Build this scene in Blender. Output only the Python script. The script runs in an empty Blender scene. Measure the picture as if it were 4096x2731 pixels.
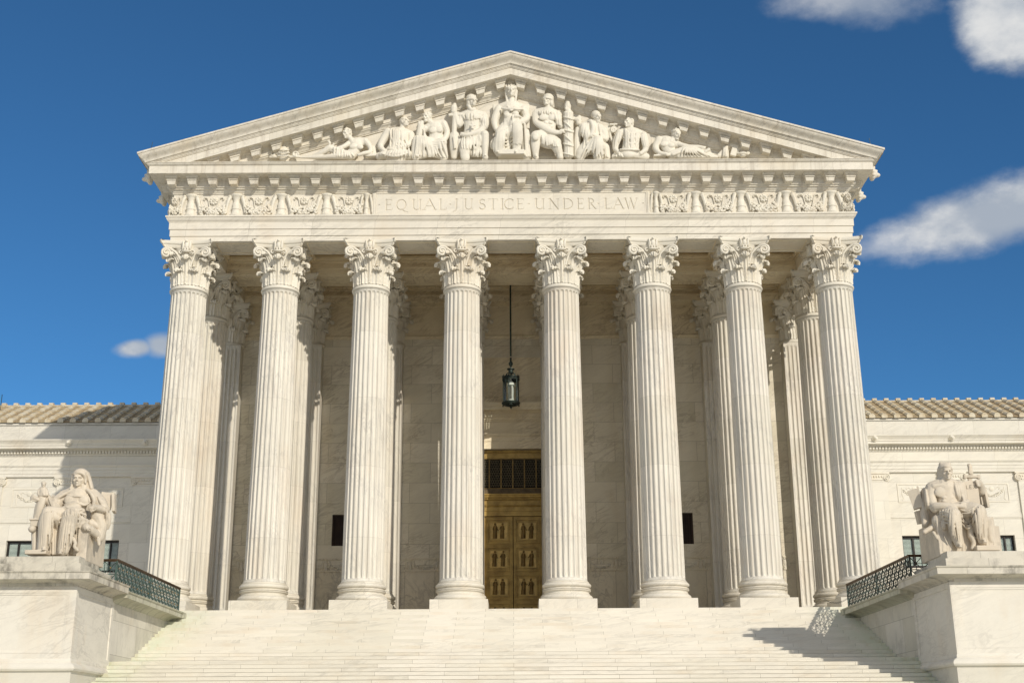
import bpy, math, random
import numpy as np
from mathutils import Vector, Matrix, noise
R = math.radians
random.seed(7)
SC = bpy.context.scene
COL = SC.collection

# ---------------------------------------------------------------- camera
PITCH, ROLL = R(17.83), R(-0.32)
CAM = Vector((0, -53.9, -5.24))
_fw = Vector((0, math.cos(PITCH), math.sin(PITCH)))
_up = Vector((0, -math.sin(PITCH), math.cos(PITCH)))
_rt = Vector((1, 0, 0))
_c, _s = math.cos(ROLL), math.sin(ROLL)
RT = _c * _rt + _s * _up
UP = -_s * _rt + _c * _up
cd = bpy.data.cameras.new('camera')
cd.lens = 4961 / 4096 * 36
cd.sensor_width = 36
cd.clip_start = 0.5
cd.clip_end = 6000
cam = bpy.data.objects.new('camera', cd)
COL.objects.link(cam)
m = Matrix((RT, UP, -_fw)).transposed().to_4x4()
m.translation = CAM
cam.matrix_world = m
SC.camera = cam

def at(px, py, Y):
    """point at depth Y seen at pixel (px, py) of the 4096 px photograph"""
    v = _fw + RT * ((px - 2048) / 4961) - UP * ((py - 1365.5) / 4961)
    return CAM + v * ((Y - CAM.y) / v.y)

# ---------------------------------------------------------------- light
SUN = Vector((0.61, -1, 0.555)).normalized()
EXPOSURE = -0.15
SUN_EL = math.asin(SUN.z)
SUN_ROT = math.atan2(SUN.x, SUN.y)
sl = bpy.data.lights.new('sun', 'SUN')
sl.energy = 3.5
sl.angle = R(0.53)
sl.color = (1.0, 0.918, 0.785)
so = bpy.data.objects.new('sun', sl)
COL.objects.link(so)
so.rotation_mode = 'QUATERNION'
so.rotation_quaternion = SUN.to_track_quat('Z', 'Y')
so.location = (40, -70, 50)
SC.view_settings.view_transform = 'Standard'
SC.view_settings.look = 'None'
SC.view_settings.gamma = 1
SC.view_settings.exposure = EXPOSURE
SC.render.film_transparent = False
SC.cycles.max_bounces = 14
SC.cycles.diffuse_bounces = 9

world = bpy.data.worlds.new('World')
SC.world = world
world.use_nodes = True

class NT:
    """terse node-tree writer"""
    def __init__(s, tree): s.t = tree; tree.nodes.clear()
    def n(s, kind, ins=None, **kw):
        nd = s.t.nodes.new(kind)
        for k, v in kw.items(): setattr(nd, k, v)
        for k, v in (ins or {}).items():
            sk = nd.inputs[k]
            if hasattr(v, 'is_linked') and not isinstance(v, (int, float)): s.t.links.new(v, sk)
            else: sk.default_value = v
        return nd
    def m(s, op, a, b=0.0, c=0.0, clamp=False):
        nd = s.n('ShaderNodeMath', {0: a, 1: b, 2: c}, operation=op, use_clamp=clamp)
        return nd.outputs[0]
    def mix(s, f, a, b, blend='MIX'):
        nd = s.n('ShaderNodeMix', {0: f, 6: a, 7: b}, data_type='RGBA', blend_type=blend)
        return nd.outputs[2]
    def ramp(s, f, stops):
        nd = s.n('ShaderNodeValToRGB', {0: f})
        el = nd.color_ramp.elements
        while len(el) < len(stops): el.new(0.5)
        for e, (p, c) in zip(el, stops):
            e.position = p
            e.color = c if len(c) == 4 else (*c, 1)
        return nd.outputs[0]
    def noise(s, vec, scale, detail=4, rough=0.55, dist=0.0):
        return s.n('ShaderNodeTexNoise', {'Vector': vec, 'Scale': scale, 'Detail': detail, 'Roughness': rough, 'Distortion': dist}).outputs[0]
    def sep(s, v):
        return s.n('ShaderNodeSeparateXYZ', {0: v}).outputs
    def comb(s, x, y, z):
        return s.n('ShaderNodeCombineXYZ', {0: x, 1: y, 2: z}).outputs[0]
    def vm(s, op, a, b=(0, 0, 0)):
        nd = s.n('ShaderNodeVectorMath', {0: a, 1: b}, operation=op)
        return nd.outputs['Value'] if op in ('DOT_PRODUCT', 'LENGTH') else nd.outputs[0]

def build_world():
    w = NT(world.node_tree)
    sky = w.n('ShaderNodeTexSky', sky_type='NISHITA', sun_disc=False, sun_elevation=SUN_EL, sun_rotation=SUN_ROT,
              altitude=2500, air_density=SKY['air'], dust_density=SKY['dust'], ozone_density=SKY['ozone'])
    col = w.mix(1.0, sky.outputs[0], (*SKY['tint'], 1), 'MULTIPLY')
    d = w.n('ShaderNodeTexCoord').outputs['Generated']
    d = w.vm('NORMALIZE', d)
    n1 = w.noise(w.vm('MULTIPLY', d, (1, 1, 1.6)), 9, 8, 0.56)
    n2 = w.noise(w.vm('MULTIPLY', d, (1, 1, 1.6)), 30, 6, 0.6)
    nn = w.m('ADD', w.m('MULTIPLY', w.m('SUBTRACT', n1, 0.5), 1.6), w.m('MULTIPLY', w.m('SUBTRACT', n2, 0.5), 0.7))
    total = None
    lightv = None
    # px, py of centre; half widths (px); tilt; strength; edge softness; noise
    for (px, py, a, b, tilt, amp, soft, nz) in CLOUDS:
        c = (at(px, py, 1000) - CAM).normalized()
        r = RT.copy(); u = c.cross(r) * -1
        r = (r - c * r.dot(c)).normalized(); u = r.cross(c) * -1
        if u.z < 0: u = -u
        ct, st = math.cos(R(tilt)), math.sin(R(tilt))
        r2 = r * ct + u * st; u2 = -r * st + u * ct
        uu = w.m('DIVIDE', w.vm('DOT_PRODUCT', d, tuple(r2)), a / 4961)
        vv = w.m('DIVIDE', w.vm('DOT_PRODUCT', d, tuple(u2)), b / 4961)
        ff = w.m('SUBTRACT', 1.0, w.m('SQRT', w.m('ADD', w.m('MULTIPLY', uu, uu), w.m('MULTIPLY', vv, vv))))
        ff = w.m('ADD', ff, w.m('MULTIPLY', nn, nz))
        front = w.m('GREATER_THAN', w.vm('DOT_PRODUCT', d, tuple(c)), 0.5)
        k = w.n('ShaderNodeMapRange', {0: ff, 1: -soft * 0.15, 2: soft, 3: 0.0, 4: amp}, interpolation_type='SMOOTHSTEP').outputs[0]
        k = w.m('MULTIPLY', k, front)
        total = k if total is None else w.m('MAXIMUM', total, k)
    shade = w.n('ShaderNodeMapRange', {0: w.m('ADD', n1, w.m('MULTIPLY', w.m('SUBTRACT', n2, 0.5), 0.3)), 1: 0.35, 2: 0.65, 3: 0.0, 4: 1.0}, interpolation_type='SMOOTHSTEP').outputs[0]
    cc = w.mix(shade, (*CLOUD_LO, 1), (*CLOUD_HI, 1))
    # unseen bright clouds and low haze added behind the camera to light the portico
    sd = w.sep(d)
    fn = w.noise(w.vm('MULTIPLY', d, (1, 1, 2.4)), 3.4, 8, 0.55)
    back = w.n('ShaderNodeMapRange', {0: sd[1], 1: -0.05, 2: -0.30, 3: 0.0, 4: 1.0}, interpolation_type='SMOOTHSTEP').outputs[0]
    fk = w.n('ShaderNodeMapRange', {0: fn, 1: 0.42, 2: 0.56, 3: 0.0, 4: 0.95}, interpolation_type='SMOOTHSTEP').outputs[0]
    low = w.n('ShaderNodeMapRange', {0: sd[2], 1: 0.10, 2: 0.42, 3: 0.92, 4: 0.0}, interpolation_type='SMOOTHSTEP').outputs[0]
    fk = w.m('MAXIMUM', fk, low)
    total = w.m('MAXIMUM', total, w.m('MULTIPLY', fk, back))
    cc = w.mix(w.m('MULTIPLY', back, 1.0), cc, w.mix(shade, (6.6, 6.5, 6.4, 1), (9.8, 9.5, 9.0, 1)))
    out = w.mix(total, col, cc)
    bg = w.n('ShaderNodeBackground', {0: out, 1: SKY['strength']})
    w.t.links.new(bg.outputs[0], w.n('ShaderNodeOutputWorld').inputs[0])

SKY = dict(air=1.0, dust=0.0, ozone=5.0, tint=(0.56, 0.98, 1.08), strength=0.108)
CLOUDS = [
    (4120, 30, 300, 250, 20, 0.97, 0.42, 0.6),
    (4040, 850, 560, 150, 13, 0.93, 0.55, 0.6),
    (3740, 955, 380, 60, 9, 0.55, 0.7, 0.7),
    (3430, 10, 330, 110, -4, 0.62, 0.8, 0.9),
    (3260, 20, 160, 40, 0, 0.35, 0.9, 0.8),
    (545, 1392, 100, 46, 4, 0.95, 0.6, 0.7),
    (640, 1378, 80, 66, 0, 0.95, 0.6, 0.7),
]
CLOUD_LO = (4.2, 4.7, 5.4)
CLOUD_HI = (8.0, 8.0, 7.9)
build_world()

# ---------------------------------------------------------------- materials
def new_mat(name):
    mt = bpy.data.materials.new(name)
    mt.use_nodes = True
    return mt, NT(mt.node_tree)

def finish(w, col, rough=0.6, bump=None, bstr=0.3, bdist=0.02, metal=0.0, spec=0.4, normal=None):
    b = w.n('ShaderNodeBsdfPrincipled', {'Base Color': col, 'Roughness': rough, 'Metallic': metal})
    b.inputs['Specular IOR Level'].default_value = spec
    if bump is not None:
        bn = w.n('ShaderNodeBump', {'Height': bump, 'Strength': bstr, 'Distance': bdist})
        w.t.links.new(bn.outputs[0], b.inputs['Normal'])
    w.t.links.new(b.outputs[0], w.n('ShaderNodeOutputMaterial').inputs[0])
    return b

def marble(name, base=(0.72, 0.675, 0.58), vein=(0.36, 0.34, 0.30), ochre=(0.60, 0.45, 0.27), va=0.5, oa=0.35,
           bricks=None, joint=0.012, jdark=0.45, blockvar=0.10, stretch=(0.42, 0.5, 1.7), tilt=0.45, scale=1.0,
           bumpy=0.25, stain=0.0, dirt=0.0, steps=False, algae=False, vstreak=0.0, rough=0.62, crev=0.0, jx=None):
    mt, w = new_mat(name)
    tc = w.n('ShaderNodeTexCoord').outputs['Object']
    geo = w.n('ShaderNodeNewGeometry')
    pos = geo.outputs['Position']
    oi = w.n('ShaderNodeObjectInfo').outputs['Random']
    sh = w.comb(w.m('MULTIPLY', oi, 37.0), w.m('MULTIPLY', oi, 11.0), w.m('MULTIPLY', oi, 23.0))
    p = w.vm('ADD', pos, sh)
    rot = w.n('ShaderNodeMapping', {'Vector': p, 'Rotation': (0.15, tilt, 0.25)}).outputs[0]
    rot = w.vm('MULTIPLY', rot, tuple(scale * q for q in stretch))
    if bricks:
        s = w.sep(pos)
        bv = w.comb(w.m('ADD', s[0], s[1]), s[2], 0.0)
        if steps:
            so_ = w.sep(tc)
            bv = w.comb(so_[0], w.m('ADD', so_[2], 2.5), 0.0)
        bt = w.n('ShaderNodeTexBrick', {'Vector': bv, 'Scale': 1.0, 'Mortar Size': joint, 'Mortar Smooth': 0.1, 'Bias': 0.0,
                 'Brick Width': bricks[0], 'Row Height': bricks[1], 'Color1': (0, 0, 0, 1), 'Color2': (1, 1, 1, 1), 'Mortar': (0.5, 0.5, 0.5, 1)},
                 offset=bricks[2] if len(bricks) > 2 else 0.5)
        rnd = w.m('MULTIPLY', w.sep(bt.outputs[0])[0], 1.0)
        rot = w.vm('ADD', rot, w.comb(w.m('MULTIPLY', rnd, 9.0), w.m('MULTIPLY', rnd, 5.0), w.m('MULTIPLY', rnd, 3.0)))
    # veins: ridged distorted noise
    n1 = w.noise(rot, 1.3, 6, 0.6, 1.2)
    n2 = w.noise(rot, 3.6, 6, 0.62, 0.8)
    v1 = w.m('ABSOLUTE', w.m('SUBTRACT', n1, 0.5))
    v2 = w.m('ABSOLUTE', w.m('SUBTRACT', n2, 0.5))
    r1 = w.n('ShaderNodeMapRange', {0: v1, 1: 0.0, 2: 0.045, 3: 1.0, 4: 0.0}).outputs[0]
    r2 = w.n('ShaderNodeMapRange', {0: v2, 1: 0.0, 2: 0.03, 3: 0.6, 4: 0.0}).outputs[0]
    mask = w.n('ShaderNodeMapRange', {0: w.noise(p, 0.45, 3, 0.5), 1: 0.42, 2: 0.66, 3: 0.12, 4: 1.0}).outputs[0]
    vm_ = w.m('MULTIPLY', w.m('MAXIMUM', r1, r2), mask)
    soft = w.n('ShaderNodeMapRange', {0: w.noise(rot, 0.8, 5, 0.6), 1: 0.35, 2: 0.7, 3: 0.0, 4: 1.0}).outputs[0]
    c = w.mix(w.m('MULTIPLY', soft, 0.35), (*base, 1), (*[0.5 * (a + b) for a, b in zip(base, vein)], 1))
    c = w.mix(w.m('MULTIPLY', vm_, va), c, (*vein, 1))
    om = w.n('ShaderNodeMapRange', {0: w.noise(w.vm('MULTIPLY', p, (0.6, 0.6, 0.25)), 0.9, 5, 0.6), 1: 0.52, 2: 0.78, 3: 0.0, 4: 1.0}).outputs[0]
    c = w.mix(w.m('MULTIPLY', om, oa), c, (*ochre, 1))
    if vstreak:
        st = w.noise(w.vm('MULTIPLY', p, (3.2, 3.2, 0.10)), 1.6, 5, 0.6)
        sm = w.n('ShaderNodeMapRange', {0: st, 1: 0.5, 2: 0.75, 3: 0.0, 4: vstreak}).outputs[0]
        c = w.mix(sm, c, (0.40, 0.35, 0.28, 1))
    bump = w.m('ADD', w.m('MULTIPLY', w.noise(p, 14, 5, 0.6), 0.5), w.m('MULTIPLY', w.noise(p, 3.0, 4, 0.5), 0.5))
    if bricks:
        c = w.mix(w.m('MULTIPLY', w.m('SUBTRACT', rnd, 0.5), blockvar * 2, clamp=False), c, c)
        dk = w.m('SUBTRACT', 1.0, w.m('MULTIPLY', rnd, blockvar))
        c = w.mix(1.0, c, w.comb(dk, dk, w.m('MULTIPLY', dk, w.m('SUBTRACT', 1.0, w.m('MULTIPLY', rnd, blockvar * 0.3)))), 'MULTIPLY')
        c = w.mix(w.m('MULTIPLY', bt.outputs['Fac'], jdark), c, (0.16, 0.14, 0.11, 1))
        bump = w.m('SUBTRACT', bump, w.m('MULTIPLY', bt.outputs['Fac'], 1.0))
    if dirt:
        dn = w.noise(w.vm('MULTIPLY', p, (1.0, 1.0, 0.6)), 2.2, 7, 0.68)
        dm = w.n('ShaderNodeMapRange', {0: dn, 1: 0.46, 2: 0.62, 3: 0.0, 4: dirt}).outputs[0]
        up = w.n('ShaderNodeMapRange', {0: w.noise(p, 0.5, 2, 0.5), 1: 0.40, 2: 0.58, 3: 0.15, 4: 1.0}).outputs[0]
        c = w.mix(w.m('MULTIPLY', dm, up), c, (0.13, 0.12, 0.10, 1))
    if algae:
        s2 = w.sep(pos)
        ax = w.m('ABSOLUTE', s2[0])
        edge = w.n('ShaderNodeMapRange', {0: ax, 1: 11.7, 2: 14.2, 3: 0.0, 4: 1.0}, interpolation_type='SMOOTHSTEP').outputs[0]
        an = w.noise(w.vm('MULTIPLY', pos, (2.6, 0.4, 0.9)), 1.0, 4, 0.6)
        am = w.m('MULTIPLY', edge, w.n('ShaderNodeMapRange', {0: an, 1: 0.3, 2: 0.62, 3: 0.2, 4: 1.0}).outputs[0])
        ac = w.mix(w.n('ShaderNodeMapRange', {0: w.noise(w.vm('MULTIPLY', pos, (3.0, 0.6, 1.5)), 1.7, 3, 0.5), 1: 0.5, 2: 0.64, 3: 0.0, 4: 1.0}).outputs[0],
                   (0.50, 0.60, 0.43, 1), (0.38, 0.42, 0.20, 1))
        c = w.mix(w.m('MULTIPLY', am, 0.5), c, ac)
    finish(w, c, rough, bump, bumpy, 0.02, 0, 0.35)
    return mt

def plain(name, col, rough=0.6, metal=0.0, var=0.25, vscale=6, bump=0.2, spec=0.4, col2=None, lo=0.4, hi=0.65):
    mt, w = new_mat(name)
    tc = w.n('ShaderNodeNewGeometry').outputs['Position']
    n = w.noise(tc, vscale, 5, 0.6)
    f = w.n('ShaderNodeMapRange', {0: n, 1: lo, 2: hi, 3: 0.0, 4: 1.0}).outputs[0]
    c2 = col2 if col2 else tuple(q * (1 - var) for q in col)
    c = w.mix(f, (*col, 1), (*c2, 1))
    finish(w, c, rough, n, bump, 0.01, metal, spec)
    return mt

M = {}
WB = (0.76, 0.715, 0.62)
M['facade'] = marble('marble_facade', WB, va=0.5, oa=0.34, bricks=(2.9, 7.0, 0.5), joint=0.008, jdark=0.35, blockvar=0.07, vstreak=0.10)
M['cornice'] = marble('marble_cornice', WB, va=0.45, oa=0.5, bricks=(2.9, 40.0, 0.5), joint=0.008, jdark=0.4, blockvar=0.08, vstreak=0.6, ochre=(0.62, 0.50, 0.32))
M['shaft'] = marble('marble_shaft', (0.76, 0.725, 0.645), vein=(0.40, 0.39, 0.37), va=0.55, oa=0.42, bricks=(60.0, 3.1, 0.0), joint=0.008, jdark=0.25, blockvar=0.08, vstreak=0.6, tilt=0.22, stretch=(1.3, 1.3, 0.3), ochre=(0.62, 0.48, 0.34))
M['carve'] = marble('marble_carving', (0.76, 0.72, 0.62), va=0.15, oa=0.35, scale=1.5, bumpy=0.35)
M['figure'] = marble('marble_figure', (0.75, 0.71, 0.61), va=0.12, oa=0.20, scale=1.5, bumpy=0.25)
M['statue'] = marble('marble_statue', (0.66, 0.585, 0.47), va=0.12, oa=0.25, scale=1.2, bumpy=0.3, dirt=0.35)
M['inner'] = marble('marble_inner', (0.86, 0.81, 0.69), vein=(0.36, 0.31, 0.24), va=0.58, oa=0.35, bricks=(2.1, 1.04, 0.5), joint=0.010, jdark=0.45, blockvar=0.14)
M['innerplain'] = marble('marble_soffit', (0.86, 0.77, 0.58), vein=(0.38, 0.30, 0.2), va=0.7, oa=0.45, ochre=(0.5, 0.36, 0.19))
M['slab'] = marble('marble_slab', (0.84, 0.78, 0.65), vein=(0.34, 0.31, 0.27), va=0.85, oa=0.25, bricks=(1.5, 50.0, 0.0), joint=0.012, jdark=0.5, blockvar=0.12, stretch=(0.8, 0.8, 0.6))
M['wing'] = marble('marble_wing', (0.76, 0.73, 0.65), va=0.38, oa=0.18, bricks=(1.9, 1.05, 0.5), joint=0.009, jdark=0.3, blockvar=0.06)
M['wingtrim'] = marble('marble_wing_trim', (0.76, 0.73, 0.65), va=0.35, oa=0.25, bricks=(2.6, 40.0, 0.0), joint=0.008, jdark=0.3, blockvar=0.05)
M['step'] = marble('marble_step', (0.77, 0.73, 0.64), va=0.42, oa=0.34, bricks=(2.33, 5.0, 0.0), joint=0.008, jdark=0.5, blockvar=0.09, steps=True, algae=True, stretch=(0.25, 0.5, 1.8), tilt=0.12)
M['floor'] = marble('marble_floor', (0.84, 0.79, 0.68), va=0.3, oa=0.2, bricks=(1.2, 1.2, 0.5))
M['cheek'] = marble('marble_cheek', (0.76, 0.725, 0.64), va=0.42, oa=0.34, bricks=(2.2, 1.16, 0.5), joint=0.009, jdark=0.5, blockvar=0.14, stretch=(0.35, 0.35, 0.8), dirt=0.2)
M['cheekslab'] = marble('marble_cheek_slab', (0.76, 0.725, 0.64), va=0.4, oa=0.42, stretch=(0.4, 0.4, 1.3), dirt=0.05)
M['cheektop'] = marble('marble_cheek_cornice', (0.66, 0.62, 0.53), va=0.35, oa=0.25, dirt=0.65, bricks=(1.5, 40.0, 0.0), joint=0.01, jdark=0.4)
M['topslab'] = marble('marble_stained_slab', (0.66, 0.62, 0.53), va=0.35, oa=0.25, dirt=1.0, bricks=(1.5, 40.0, 0.0), joint=0.01, jdark=0.4)
M['ledge'] = marble('marble_ledge', (0.58, 0.57, 0.46), va=0.3, oa=0.25, dirt=0.35, bricks=(0.9, 40.0, 0.0), joint=0.05, jdark=0.28, vein=(0.33, 0.36, 0.25))
M['tile'] = plain('roof_tile', (0.42, 0.34, 0.21), 0.8, 0, 0.35, 1.5, 0.5, 0.3, (0.30, 0.22, 0.13))
M['tilerib'] = plain('roof_tile_rib', (0.64, 0.59, 0.47), 0.8, 0, 0.35, 1.8, 0.5, 0.3, (0.52, 0.43, 0.29))
M['bronze'] = plain('bronze_door', (0.52, 0.36, 0.11), 0.45, 0.3, 0.5, 2.2, 0.4, 0.5, (0.32, 0.21, 0.06))
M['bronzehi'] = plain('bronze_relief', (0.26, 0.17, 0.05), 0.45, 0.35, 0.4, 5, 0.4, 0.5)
M['verdigris'] = plain('verdigris', (0.09, 0.15, 0.135), 0.65, 0.2, 0.5, 7, 0.3, 0.4, (0.05, 0.075, 0.065))
M['darkmetal'] = plain('patina_metal_dark', (0.035, 0.045, 0.04), 0.5, 0.6, 0.5, 5, 0.3, 0.5, (0.07, 0.10, 0.09))
M['handrail'] = plain('bronze_handrail', (0.12, 0.075, 0.04), 0.45, 0.6, 0.4, 4, 0.2, 0.5)
M['rosette'] = plain('gilt_rosette', (0.30, 0.18, 0.06), 0.5, 0.4, 0.4, 4, 0.2, 0.5)
M['black'] = plain('dark_grille', (0.07, 0.045, 0.035), 0.6, 0.2, 0.4, 5, 0.2)
M['void'] = plain('dark_interior', (0.012, 0.011, 0.01), 0.9, 0, 0.2, 5, 0.0)
M['frame'] = plain('window_frame_bronze', (0.035, 0.03, 0.027), 0.5, 0.4, 0.3, 5, 0.1)
M['sill'] = plain('dark_bronze_sill', (0.16, 0.115, 0.06), 0.5, 0.3, 0.4, 4, 0.2)
M['lattice'] = plain('lattice_bronze', (0.22, 0.185, 0.11), 0.5, 0.3, 0.4, 5, 0.2)
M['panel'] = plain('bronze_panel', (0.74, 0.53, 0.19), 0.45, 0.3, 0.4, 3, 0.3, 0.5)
M['blind'] = plain('window_blind', (0.80, 0.82, 0.76), 0.6, 0, 0.15, 3, 0.1)
M['ground'] = marble('marble_plaza', (0.64, 0.61, 0.54), va=0.3, oa=0.2, bricks=(1.5, 1.5, 0.5))

def glassmat():
    mt, w = new_mat('window_glass')
    b = w.n('ShaderNodeBsdfPrincipled', {'Base Color': (0.9, 0.95, 0.95, 1), 'Roughness': 0.02})
    b.inputs['Transmission Weight'].default_value = 0.0
    g = w.n('ShaderNodeBsdfGlossy', {'Color': (0.8, 0.85, 0.9, 1), 'Roughness': 0.02})
    t = w.n('ShaderNodeBsdfTransparent', {'Color': (0.92, 0.95, 0.94, 1)})
    f = w.n('ShaderNodeFresnel', {'IOR': 1.5})
    ms = w.n('ShaderNodeMixShader', {0: w.m('MULTIPLY', f.outputs[0], 0.8), 1: t.outputs[0], 2: g.outputs[0]})
    w.t.links.new(ms.outputs[0], w.n('ShaderNodeOutputMaterial').inputs[0])
    return mt
M['glass'] = glassmat()

# ---------------------------------------------------------------- objects
def tag(o, label=None, cat=None, group=None, kind=None):
    if label: o['label'] = label
    if cat: o['category'] = cat
    if group: o['group'] = group
    if kind: o['kind'] = kind
    return o

def empty(name, loc=(0, 0, 0), parent=None):
    o = bpy.data.objects.new(name, None)
    COL.objects.link(o)
    o.location = loc
    o.empty_display_size = 0.3
    if parent: o.parent = parent
    return o

class MB:
    def __init__(s): s.v = []; s.f = []
    def add(s, vs, fs, mtx=None):
        o = len(s.v)
        if mtx is not None: vs = [mtx @ Vector(q) for q in vs]
        s.v.extend([tuple(q) for q in vs]); s.f.extend([tuple(i + o for i in q) for q in fs])
        return s
    def box(s, x0, x1, y0, y1, z0, z1, mtx=None):
        x0, x1 = min(x0, x1), max(x0, x1); y0, y1 = min(y0, y1), max(y0, y1); z0, z1 = min(z0, z1), max(z0, z1)
        vs = [(x0, y0, z0), (x1, y0, z0), (x1, y1, z0), (x0, y1, z0), (x0, y0, z1), (x1, y0, z1), (x1, y1, z1), (x0, y1, z1)]
        return s.add(vs, [(0, 3, 2, 1), (4, 5, 6, 7), (0, 1, 5, 4), (1, 2, 6, 5), (2, 3, 7, 6), (3, 0, 4, 7)], mtx)
    def frustum(s, c, w0, d0, w1, d1, z0, z1, front=None):
        # centre x,y ; widths at z0 and z1
        x, y = c
        vs = [(x - w0 / 2, y - d0 / 2, z0), (x + w0 / 2, y - d0 / 2, z0), (x + w0 / 2, y + d0 / 2, z0), (x - w0 / 2, y + d0 / 2, z0),
              (x - w1 / 2, y - d1 / 2, z1), (x + w1 / 2, y - d1 / 2, z1), (x + w1 / 2, y + d1 / 2, z1), (x - w1 / 2, y + d1 / 2, z1)]
        return s.add(vs, [(0, 3, 2, 1), (4, 5, 6, 7), (0, 1, 5, 4), (1, 2, 6, 5), (2, 3, 7, 6), (3, 0, 4, 7)])
    def lathe(s, prof, n=32, c=(0, 0, 0), a0=0, a1=2 * math.pi, mtx=None, sx=1, sy=1, cap=True):
        full = abs(a1 - a0 - 2 * math.pi) < 1e-6
        k = n if full else n + 1
        vs = []
        for (r, z) in prof:
            for i in range(k):
                a = a0 + (a1 - a0) * i / n
                vs.append((c[0] + sx * r * math.cos(a), c[1] + sy * r * math.sin(a), c[2] + z))
        fs = []
        for j in range(len(prof) - 1):
            for i in range(n):
                i2 = (i + 1) % k
                fs.append((j * k + i, j * k + i2, (j + 1) * k + i2, (j + 1) * k + i))
        if cap and full:
            fs.append(tuple(reversed(range(k)))); fs.append(tuple((len(prof) - 1) * k + i for i in range(k)))
        return s.add(vs, fs, mtx)
    def tube(s, pts, rad, n=8, flat=None):
        """closed tube through pts, radii list; flat=(axis vector, factor) squashes"""
        pts = [Vector(p) for p in pts]
        if isinstance(rad, (int, float)): rad = [rad] * len(pts)
        vs = []; prev = None
        for i, p in enumerate(pts):
            d = (pts[min(i + 1, len(pts) - 1)] - pts[max(i - 1, 0)])
            if d.length < 1e-9: d = Vector((0, 0, 1))
            d.normalize()
            if prev is None:
                a = d.cross(Vector((0, 0, 1)))
                if a.length < 0.1: a = d.cross(Vector((1, 0, 0)))
            else: a = prev - d * prev.dot(d)
            a.normalize(); prev = a; b = d.cross(a)
            for k in range(n):
                t = 2 * math.pi * k / n
                o = (a * math.cos(t) + b * math.sin(t)) * rad[i]
                if flat: o = o - flat[0] * (o.dot(flat[0]) * (1 - flat[1]))
                vs.append(p + o)
        fs = []
        for i in range(len(pts) - 1):
            for k in range(n):
                k2 = (k + 1) % n
                fs.append((i * n + k, i * n + k2, (i + 1) * n + k2, (i + 1) * n + k))
        fs.append(tuple(reversed(range(n)))); fs.append(tuple((len(pts) - 1) * n + k for k in range(n)))
        return s.add(vs, fs)
    def bar(s, p, q, w, d=None, up=(0, 0, 1)):
        p, q = Vector(p), Vector(q); d = d or w
        a = (q - p); L = a.length; a.normalize()
        u = Vector(up)
        if abs(a.dot(u)) > 0.98: u = Vector((1, 0, 0))
        b = a.cross(u).normalized(); c = b.cross(a)
        mt = Matrix((a, b, c)).transposed().to_4x4(); mt.translation = p
        return s.box(0, L, -w / 2, w / 2, -d / 2, d / 2, mt)
    def ell(s, c, r, rot=None, nu=16, nv=10):
        vs = []; fs = []
        mt = Matrix.Translation(Vector(c))
        if rot is not None: mt = mt @ rot.to_4x4()
        if isinstance(r, (int, float)): r = (r, r, r)
        vs.append((0, 0, -r[2]))
        for j in range(1, nv):
            ph = -math.pi / 2 + math.pi * j / nv
            for i in range(nu):
                th = 2 * math.pi * i / nu
                vs.append((r[0] * math.cos(ph) * math.cos(th), r[1] * math.cos(ph) * math.sin(th), r[2] * math.sin(ph)))
        vs.append((0, 0, r[2])); N = len(vs) - 1
        for i in range(nu):
            i2 = (i + 1) % nu
            fs.append((0, 1 + i2, 1 + i))
            for j in range(nv - 2):
                a = 1 + j * nu
                fs.append((a + i, a + i2, a + nu + i2, a + nu + i))
            a = 1 + (nv - 2) * nu
            fs.append((a + i, a + i2, N))
        return s.add(vs, fs, mt)
    def prism(s, poly, y0, y1):
        """poly of (x,z), counter-clockwise seen from -Y"""
        n = len(poly)
        vs = [(x, y0, z) for x, z in poly] + [(x, y1, z) for x, z in poly]
        fs = [tuple(range(n)), tuple(reversed(range(n, 2 * n)))]
        for i in range(n):
            j = (i + 1) % n
            fs.append((i, i + n, j + n, j))
        return s.add(vs, fs)
    def umould(s, W, Yf, Yb, prof):
        """profile (out, z) carried round the front and both sides of a rectangular block"""
        k = len(prof); vs = []
        for (sx, back) in ((1, True), (1, False), (-1, False), (-1, True)):
            for (o, z) in prof:
                vs.append((sx * (W + o), Yb if back else Yf - o, z))
        fs = []
        for a in range(3):
            for j in range(k - 1):
                fs.append((a * k + j, (a + 1) * k + j, (a + 1) * k + j + 1, a * k + j + 1))
        return s.add(vs, fs)
    def xmould(s, x0, x1, Yf, prof):
        """straight run along X facing -Y, with closed ends"""
        k = len(prof)
        vs = [(x0, Yf - o, z) for o, z in prof] + [(x1, Yf - o, z) for o, z in prof]
        fs = [(j, j + 1, k + j + 1, k + j) for j in range(k - 1)]
        zb = (prof[0][1], prof[-1][1]); b = 0.05
        n0 = len(vs)
        vs += [(x0, Yf + b, zb[0]), (x0, Yf + b, zb[1]), (x1, Yf + b, zb[0]), (x1, Yf + b, zb[1])]
        fs.append(tuple(range(k)) + (n0 + 1, n0)); fs.append(tuple(range(k, 2 * k)) + (n0 + 3, n0 + 2))
        fs.append((0, k, n0 + 2, n0)); fs.append((k - 1, n0 + 1, n0 + 3, 2 * k - 1))
        return s.add(vs, fs)
    def mesh(s, name, smooth=None):
        me = bpy.data.meshes.new(name)
        me.from_pydata(s.v, [], s.f)
        import bmesh
        bm = bmesh.new(); bm.from_mesh(me)
        bmesh.ops.recalc_face_normals(bm, faces=bm.faces)
        bm.to_mesh(me); bm.free()
        if smooth is not None:
            me.shade_smooth()
            me.set_sharp_from_angle(angle=R(smooth))
        me.update()
        return me
    def build(s, name, mat, parent=None, smooth=None, loc=None):
        me = s.mesh(name, smooth)
        return link(me, name, mat, parent, loc)

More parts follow.
